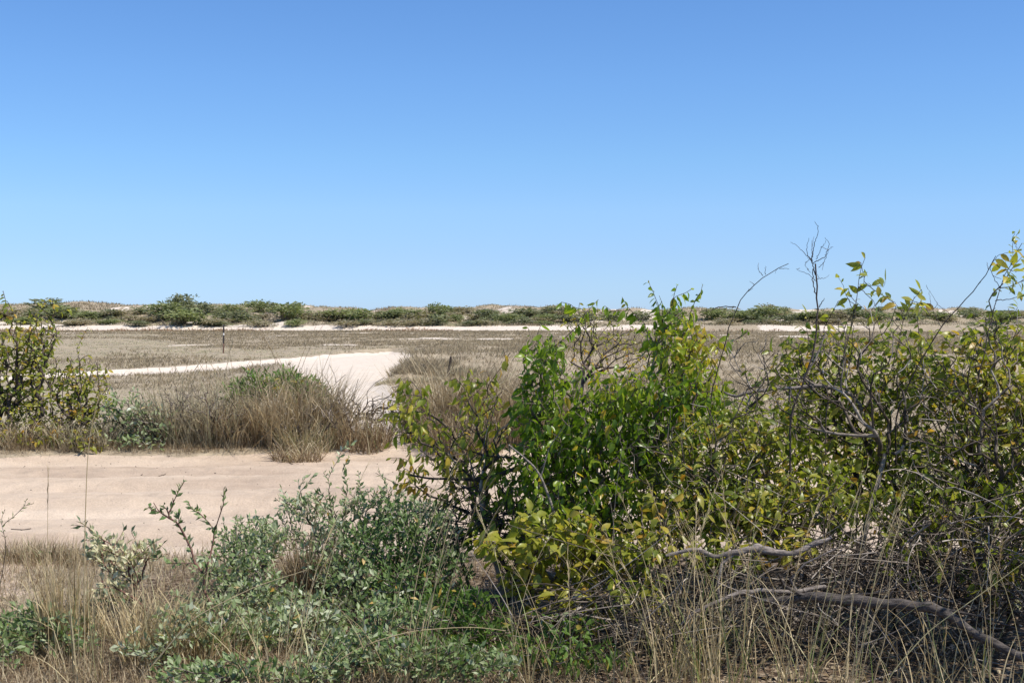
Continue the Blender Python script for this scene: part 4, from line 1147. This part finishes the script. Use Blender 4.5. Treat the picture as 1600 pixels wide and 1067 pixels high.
# --- across the road
shrub("roadside_shrub", "tall open shrub with yellow green leaves across the road at the left edge", "shrub", base_at([20, 60, 90, -30], 16.7, .3, 31),
      np.concatenate([tips_of(54, (50, 590, 60, 60, 17.2, .6, 95), (30, 660, 75, 60, 17.0, .6, 95), (125, 610, 52, 60, 17.2, .5, 66), (145, 650, 40, 45, 17.1, .4, 34), (-40, 600, 60, 90, 17.2, .6, 50), (110, 670, 50, 45, 17.0, .5, 44), (60, 530, 40, 45, 17.2, .4, 34), (40, 690, 60, 28, 16.4, .3, 36), (130, 690, 45, 26, 16.4, .3, 18), (100, 705, 40, 18, 16.7, .3, 22), (-10, 520, 40, 50, 17.2, .4, 24), (20, 540, 35, 40, 17.2, .4, 22)),
                      shoots(55, 17.2, [(5, 455), (12, 470), (3, 490), (70, 468), (82, 470), (62, 480), (75, 500), (58, 505), (88, 515), (45, 520), (118, 480), (137, 512), (120, 545), (150, 565), (165, 590), (170, 575), (25, 500), (85, 490)], .1)]),
      151, 'olive_leaf', dict(HANG, L=(.055, .095), spacing=.04, run=.55, skip=.06, droop=.5, tint=zones(base=.58, var=.2, patch=.25, seed=41, orange=.06)), 'dark_bark', None, dict(rmax=.030, wob=.12, step=.12, r_tip=.0042))
shrub("saltbush", "bluish low shrub across the road between the tall left shrub and dry grass", "shrub", base_at([190, 230], 16.8, .2, 32),
      tips_of(56, (195, 645, 45, 38, 16.7, .3, 60), (240, 665, 40, 32, 16.6, .3, 44), (215, 695, 50, 18, 16.4, .2, 30)), 153, 'grey_leaf', dict(HERB, L=(.06, .10), spacing=.05, run=.35, tint=zones(base=.5, var=.2, seed=43, orange=.04)), 'dead_wood', None, dict(rmax=.012, r_tip=.003, step=.12))
shrub("green_shrub", "green bushy shrub across the road rising behind tall straw coloured grass", "shrub", base_at([400, 440, 470], 17.7, .2, 33),
      tips_of(57, (425, 600, 60, 26, 17.6, .4, 110), (475, 612, 40, 28, 17.6, .4, 60), (380, 615, 40, 25, 17.6, .4, 50)), 157, 'herb_leaf', dict(HERB, L=(.07, .12), ratio=.3, spacing=.04, run=.4, tint=zones(base=.66, var=.18, seed=45, orange=0)), 'dead_wood', None, dict(rmax=.015, r_tip=.003, step=.12))
bare("fallen_dead_branch", "dark dead branch with fine twigs lying at the roadside where the sand track begins", "branch", base_at([535], 17.6, .05, 34),
     np.concatenate([tips_of(58, (590, 640, 60, 22, 17.6, .5, 60), (530, 630, 40, 30, 17.6, .5, 40), (640, 650, 30, 20, 17.5, .4, 20)), shoots(59, 17.6, [(498, 625), (525, 598), (540, 585), (470, 590), (560, 592), (600, 590), (575, 610), (620, 610), (515, 570), (635, 590), (480, 575)], .15)]),
     163, 'dark_bark', wob=.16, r_tip=.0034, rmax=.026, up=.1, pathw=.25, step=.1)
shrub("dead_bush", "grey dead twiggy bush at the road edge behind the yellowing arching stems", "dead shrub", base_at([600, 640], 17.3, .2, 35),
      tips_of(60, (590, 675, 45, 25, 17.3, .4, 110), (650, 685, 40, 22, 17.2, .4, 70), (540, 690, 35, 18, 17.1, .3, 50)), 167, None, None, 'dead_wood', None, dict(rmax=.018, r_tip=.003, wob=.2, step=.1))

shrub("dead_bush", "grey leafless twiggy bush among the brown roadside grass left of the green shrub", "dead shrub", base_at([290, 340], 17.0, .2, 61),
      tips_of(63, (290, 640, 60, 45, 16.7, .4, 90), (350, 650, 50, 40, 16.7, .4, 70), (230, 660, 40, 35, 16.7, .4, 40)), 171, None, None, 'dead_wood', None, dict(rmax=.016, r_tip=.003, wob=.15, step=.1))
shrub("dead_bush", "pale grey twiggy bush at the roadside below the dark dead branch", "dead shrub", base_at([500, 540], 16.9, .15, 63),
      tips_of(67, (510, 655, 50, 35, 16.8, .4, 70), (450, 670, 40, 25, 16.7, .3, 40)), 175, None, None, 'dead_wood', None, dict(rmax=.016, r_tip=.003, wob=.18, step=.1))
shrub("dead_bush", "dark leafless twiggy bush under the tall left roadside shrub", "dead shrub", base_at([120, 160], 16.8, .2, 62),
      tips_of(64, (110, 680, 60, 30, 16.8, .4, 70), (170, 670, 40, 30, 16.8, .4, 40), (40, 690, 50, 24, 16.7, .4, 40)), 173, None, None, 'dark_bark', None, dict(rmax=.016, r_tip=.003, wob=.15, step=.1))
# ---------------------------------------------------------------- grass clumps, each a thing of its own
def tussock(label, px, Y, n, H, spread, seed, mat='dry_grass', tint=(.1, .8), w=.006, lean=(0, 0), culms=0, culm_h=1.0, group=None, fan=(.05, .55), end=(.4, 1.5), name="grass_clump", green=0.0, straw=0.0):
    R = rng_(seed)
    b0 = on_ground((px - CX) / FPX * Y, Y)
    t = thing(name, label, "grass", b0, group)
    r = spread * np.sqrt(R.random(n)); a = R.uniform(0, 6.283, n)
    b = np.stack([b0[0] + r * np.cos(a), b0[1] + r * np.sin(a) * .7, np.zeros(n)], -1)
    b[:, 2] = hgt(b[:, 0], b[:, 1]) - .02
    az = a + R.normal(0, 1.1, n)
    az = np.where(R.random(n) < .35, math.atan2(lean[1], lean[0] + 1e-6) + R.normal(0, .6, n), az) if lean != (0, 0) else az
    L = H * R.uniform(.35, 1.0, n) ** .8
    tn = R.uniform(tint[0], tint[1], n)
    tn = np.where(R.random(n) < green, R.uniform(.86, 1, n), tn)
    mb = MB()
    blades(mb, b, az, R.uniform(fan[0], fan[1], n) * R.uniform(.3, 1.1, n), R.uniform(end[0], end[1], n) * R.uniform(.5, 1.25, n), L, w * R.uniform(.6, 1.5, n), tn, seg=6, twist=R.uniform(-1.2, 1.2, n))
    if straw:
        m = int(n * straw)
        k = R.integers(0, n, m)
        blades(mb, b[k], R.uniform(0, 6.283, m), R.uniform(.0, .8, m), R.uniform(.7, 2.2, m), H * R.uniform(.5, 1.25, m), w * R.uniform(.8, 1.6, m), R.uniform(.6, .88, m), seg=7, twist=R.uniform(-1.2, 1.2, m), power=R.uniform(1, 3))
        # broken blades kinked over
        k = R.integers(0, n, m // 2)
        h0 = H * R.uniform(.3, .8, m // 2); a2 = R.uniform(0, 6.283, m // 2); th = R.uniform(.1, .6, m // 2)
        top = b[k] + np.stack([np.cos(a2) * np.sin(th), np.sin(a2) * np.sin(th), np.cos(th)], -1) * h0[:, None]
        blades(mb, b[k], a2, th, th, h0, w, R.uniform(.4, .85, m // 2), seg=2)
        blades(mb, top, a2 + R.normal(0, 1, m // 2), R.uniform(1.3, 2.4, m // 2), R.uniform(1.8, 2.6, m // 2), h0 * R.uniform(.3, .7, m // 2), w, R.uniform(.4, .85, m // 2), seg=2)
    mb.build("blade_tuft", M[mat], t, smooth=False)
    if culms:
        mb = MB()
        for i in range(culms):
            p = b0 + np.array([R.normal(0, spread * .5), R.normal(0, spread * .3), 0])
            a1 = R.uniform(0, 6.28) if lean == (0, 0) else math.atan2(lean[1], lean[0]) + R.normal(0, .5)
            L1 = culm_h * R.uniform(.7, 1.05)
            u = np.linspace(0, 1, 12)
            th = R.uniform(.03, .35) + R.uniform(.1, .7) * u ** 1.7
            q = p + np.concatenate([[[0, 0, -.02]], np.cumsum(np.stack([np.cos(a1) * np.sin(th), np.sin(a1) * np.sin(th), np.cos(th)], -1)[:-1] * L1 / 11, 0)])
            tv = R.uniform(.45, .85)
            tube(mb, q, np.linspace(w * .36, w * .16, 12), 4, tv)
            m = 14
            hb = q[-1] - (q[-1] - q[-4]) * R.random((m, 1)) * 1.0
            blades(mb, hb, a1 + R.normal(0, .5, m), R.uniform(.1, .5, m) + th[-1] * .6, R.uniform(.3, .9, m) + th[-1] * .6, R.uniform(.03, .07, m), w * .5, tv - .1, seg=2)
        mb.build("flower_stalk", M[mat], t, smooth=False)
    return t

GR = "tall dry grass clumps along the far side of the road"
for lab, px, Y, n, H, sp, sd, kw in [
    ("short brown grass clump at the foot of the tall left roadside shrub", 130, 16.5, 260, .5, .5, 201, dict(end=(.9, 2.2), mat="heath", tint=(0, .5))),
    ("loose grey brown grass clump right of the bluish roadside shrub", 215, 17.2, 300, .7, .5, 202, dict(mat="heath", tint=(.1, .6))),
    ("upright pale stalked grass clump left of the broad brown clump across the road", 255, 17.2, 200, .8, .4, 203, dict(tint=(.2, .75), culms=5, culm_h=1.6)),
    ("broad bushy brown grass clump across the road left of the green shrub", 315, 16.9, 640, 1.0, .6, 204, dict(mat="heath", tint=(.0, .85), fan=(.05, .95), culms=9, culm_h=1.5)),
    ("dense brown grass clump below the green roadside shrub", 370, 16.9, 500, .85, .5, 205, dict(tint=(.0, .8), fan=(.05, .95), culms=6, culm_h=1.4)),
    ("tallest straw coloured arching grass clump across the road in front of the green shrub", 440, 16.95, 420, 1.2, .5, 206, dict(tint=(.25, .85), culms=8, culm_h=1.8, w=.012)),
    ("straw coloured grass clump beside the dark dead roadside branch", 490, 17.3, 420, 1.2, .42, 207, dict(tint=(.2, .8), w=.011, lean=(1, 0))),
    ("low yellow green spiky grass clump on the road edge below the straw coloured grass", 478, 16.65, 420, .5, .35, 208, dict(tint=(.45, .95), green=.35, fan=(.2, .9))),
    ("flat brown grass patch spilling onto the sand below the yellow green clump", 465, 16.2, 220, .35, .3, 209, dict(tint=(.0, .5), fan=(.7, 1.2))),
    ("brown grass clump under the grey dead roadside bush", 560, 16.9, 420, .7, .45, 210, dict(tint=(0, .5))),
    ("golden brown grass clump seen through the yellowing arching stems", 690, 17.6, 640, 1.3, .5, 211, dict(tint=(.1, .7), w=.011, culms=4, culm_h=1.5)),
    ("golden grass clump leaning right behind the arching stems", 745, 17.8, 640, 1.35, .5, 212, dict(tint=(.15, .75), w=.011, lean=(1, 0), culms=4, culm_h=1.6)),
    ("brown grass clump across the road just left of the big green shrub", 800, 17.2, 560, 1.15, .5, 213, dict(tint=(.1, .6))),
    ("brown grass clump glimpsed through the left side of the big green shrub", 860, 17.4, 420, 1.1, .5, 214, dict(tint=(.1, .6))),
    ("short brown grass clump at the road edge under the golden clumps", 725, 16.7, 460, .7, .5, 215, dict(tint=(0, .5))),
    ("thin brown grass clump at the far left beneath the roadside shrub", 35, 16.4, 280, .5, .5, 216, dict(end=(.9, 2.2), tint=(0, .5))),
    ("pale arching grass clump behind the broad brown one across the road", 285, 18.2, 260, 1.1, .5, 217, dict(tint=(.25, .8))),
]:
    tussock(lab, px, Y, n, H, sp, sd, group=GR, **dict(dict(w=.0095, green=.04, straw=.30), **kw))

GB = "brown heath clumps on the low bank beside the sand track"
for lab, px, py, n, H, sp, sd, kw in [
    ("dark brown heath clump on the low bank at the sharp bend of the sand track", 648, 580, 700, 0.303, .75, 231, dict(tint=(0, .35))),
    ("grey brown heath clump behind the one at the bend of the sand track", 668, 571, 600, 0.275, .9, 232, dict(tint=(.05, .5))),
    ("broad brown heath clump right of the dark one on the low bank", 700, 583, 700, 0.275, .9, 233, dict(tint=(.05, .55))),
    ("buff heath clump right of the short weathered stake", 735, 588, 600, 0.275, .9, 234, dict(tint=(.2, .7))),
    ("low buff grass tongue reaching onto the sand track", 625, 597, 500, 0.165, .7, 235, dict(tint=(.3, .8))),
    ("buff grass clump beside the low grass tongue at the track edge", 665, 598, 600, 0.248, .7, 236, dict(tint=(.2, .75)))]:
    g_ = G(px, py)
    tussock(lab, px, g_[1], n, H, sp, sd, group=GB, name="heath_clump", w=.022, fan=(.2, 1.2), end=(.8, 1.6), mat='heath', **kw)

GN = "grass clumps along the near edge"
for lab, px, Y, n, H, sp, sd, kw in [
    ("tall pale grass clump with long upright stalks before the slender fallen branch", 1130, 5.7, 40, .85, .16, 301, dict(culms=12, culm_h=1.05, green=.25)),
    ("fine greenish grass clump at the bottom left of the thick fallen branch", 1230, 5.7, 37, .75, .15, 302, dict(culms=8, culm_h=1.0, green=.35)),
    ("bent straw grass clump at the bottom below the dead twig heap", 1010, 5.8, 31, .65, .16, 303, dict(culms=5, culm_h=.8, green=.12)),
    ("long yellow grass clump arching right under the thick fallen branch", 1330, 5.5, 24, .8, .14, 304, dict(culms=9, culm_h=1.2, lean=(1, .2), end=(.9, 1.6), green=.2)),
    ("short pale grass clump under the thick fallen branch", 1420, 5.6, 24, .45, .18, 305, dict(green=.1)),
    ("sparse pale grass clump at the bottom right corner", 1560, 5.4, 24, .5, .18, 306, dict(culms=4, culm_h=.9, green=.15)),
    ("straw grass clump with arching stalks in front of the green leafy herb", 640, 5.7, 27, .6, .16, 307, dict(culms=9, culm_h=1.1, lean=(1, .1), end=(.8, 1.5), green=.15)),
    ("straw grass clump leaning right across the dusty bluish shrub", 440, 5.6, 25, .6, .16, 308, dict(culms=8, culm_h=1.05, lean=(1, .1), end=(.8, 1.5), green=.1)),
    ("dense dry grass clump left of the red stemmed sapling", 250, 6.3, 225, .55, .22, 309, dict(tint=(.1, .8), lean=(1, -.3), culms=3, culm_h=.7)),
    ("grey upright dry grass clump beside the bluish green leafy plant", 100, 6.5, 225, .62, .13, 310, dict(tint=(.05, .75), fan=(.02, .3), end=(.1, .6))),
    ("tall lone stalks rising above the road at left", 128, 5.9, 24, .6, .12, 311, dict(fan=(.02, .3), end=(.1, .5))),
    ("low brown matted grass on the road verge at the left edge", 30, 9.3, 620, .22, .45, 312, dict(tint=(0, .7), mat='dry_grass', green=.12)),
    ("low brown matted grass on the road verge beside the cream leaved plant", 110, 9.2, 460, .22, .4, 313, dict(tint=(0, .7), mat='dry_grass', green=.12)),
    ("reddish brown grass clump between the dusty low shrubs", 482, 7.6, 420, .52, .12, 314, dict(tint=(0, .35), mat='dry_grass', fan=(.05, .6), end=(.1, .9))),
    ("dry grass clump at the foot of the cream leaved plant", 190, 6.9, 165, .35, .25, 315, dict(tint=(.05, .8), fan=(.2, 1.1))),
    ("dry grass clump under the dark stemmed sapling", 310, 6.4, 180, .4, .25, 316, dict(tint=(.05, .8), fan=(.2, 1.1))),
    ("thin grass clump with crossing stalks in front of the low yellow green clump", 850, 5.9, 24, .55, .18, 317, dict(culms=5, culm_h=.85, green=.2)),
    ("pale grass clump in front of the pale peeling fallen branch", 1075, 6.1, 80, .8, .15, 318, dict(culms=6, culm_h=1.0, green=.2)),
    ("wispy grass clump among the dead twigs on the right", 1480, 5.9, 24, .7, .2, 319, dict(culms=5, culm_h=1.1, green=.2)),
]:
    tussock(lab, px, Y, n, H, sp, sd, group=GN, **dict(dict(mat='pale_grass', w=.0056, tint=(.15, .85), straw=.12), **kw))

def lone_stalk(label, pts, Y, seed, r=.0026, tint=.5, head=True):
    R = rng_(seed)
    a = np.array(pts, float)
    p = P(a[:, 0], a[:, 1], Y)
    g = float(hgt(p[0, 0], Y))
    p = np.concatenate([[[p[0, 0] - (a[1, 0] - a[0, 0]) * .0005, Y, g - .02]], p]) if p[0, 2] > g else p
    t = thing("grass_stalk", label, "grass", [p[0, 0], Y, g], "tall single grass stalks")
    s = np.linspace(0, 1, 24)
    cum = np.concatenate([[0], np.cumsum(np.linalg.norm(np.diff(p, axis=0), axis=1))]); cum /= cum[-1]
    q = np.stack([np.interp(s, cum, p[:, j]) for j in range(3)], -1)
    for _ in range(3): q[1:-1] = (q[:-2] + 2 * q[1:-1] + q[2:]) / 4
    mb = MB(); tube(mb, q, np.linspace(r, r * .4, 24), 5, tint)
    mb.build("stalk", M['pale_grass'], t)
    if head:
        mb = MB()
        m = 22
        hb = q[-1] + (q[-5] - q[-1]) * R.random((m, 1))
        d = nrm(q[-1] - q[-5])
        blades(mb, hb, math.atan2(d[1], d[0]) + R.normal(0, .4, m), np.arccos(np.clip(d[2], -1, 1)) + R.normal(0, .12, m), np.arccos(np.clip(d[2], -1, 1)) + R.normal(.1, .2, m), R.uniform(.03, .06, m), .004, tint, seg=2)
        mb.build("seed_head", M['pale_grass'], t, smooth=False)
lone_stalk("tall straight single stalk standing against the road near the left edge", [(77, 1067), (74, 900), (75, 735)], 5.9, 401, .0022)
lone_stalk("tallest single straw stalk reaching from the bottom left above the far road edge", [(132, 1067), (132, 850), (136, 720), (142, 660), (160, 600)], 5.8, 402, .0034, .55)
lone_stalk("long straw stalk leaning right across the red stemmed sapling", [(215, 1067), (300, 965), (400, 915), (480, 890)], 5.9, 403, .004, .7, False)
lone_stalk("pale straw stalk arching to the right across the lowest dusty shrubs", [(480, 1067), (560, 1010), (640, 985), (740, 978), (790, 985)], 5.7, 404, .0036, .65, False)
lone_stalk("pale grass stalk rising steeply from the road side brown grass at left", [(270, 700), (280, 640), (296, 590), (320, 555)], 17.0, 405, .010, .6, True)
lone_stalk("long slanting yellow stalk crossing the thick fallen branch up to the right", [(1385, 1060), (1450, 985), (1530, 930), (1600, 878)], 5.6, 406, .0034, .8, False)
lone_stalk("bent pale reed rising in front of the thick fallen branch", [(1365, 1064), (1385, 990), (1388, 930), (1396, 850)], 5.8, 407, .0034, .6, False)
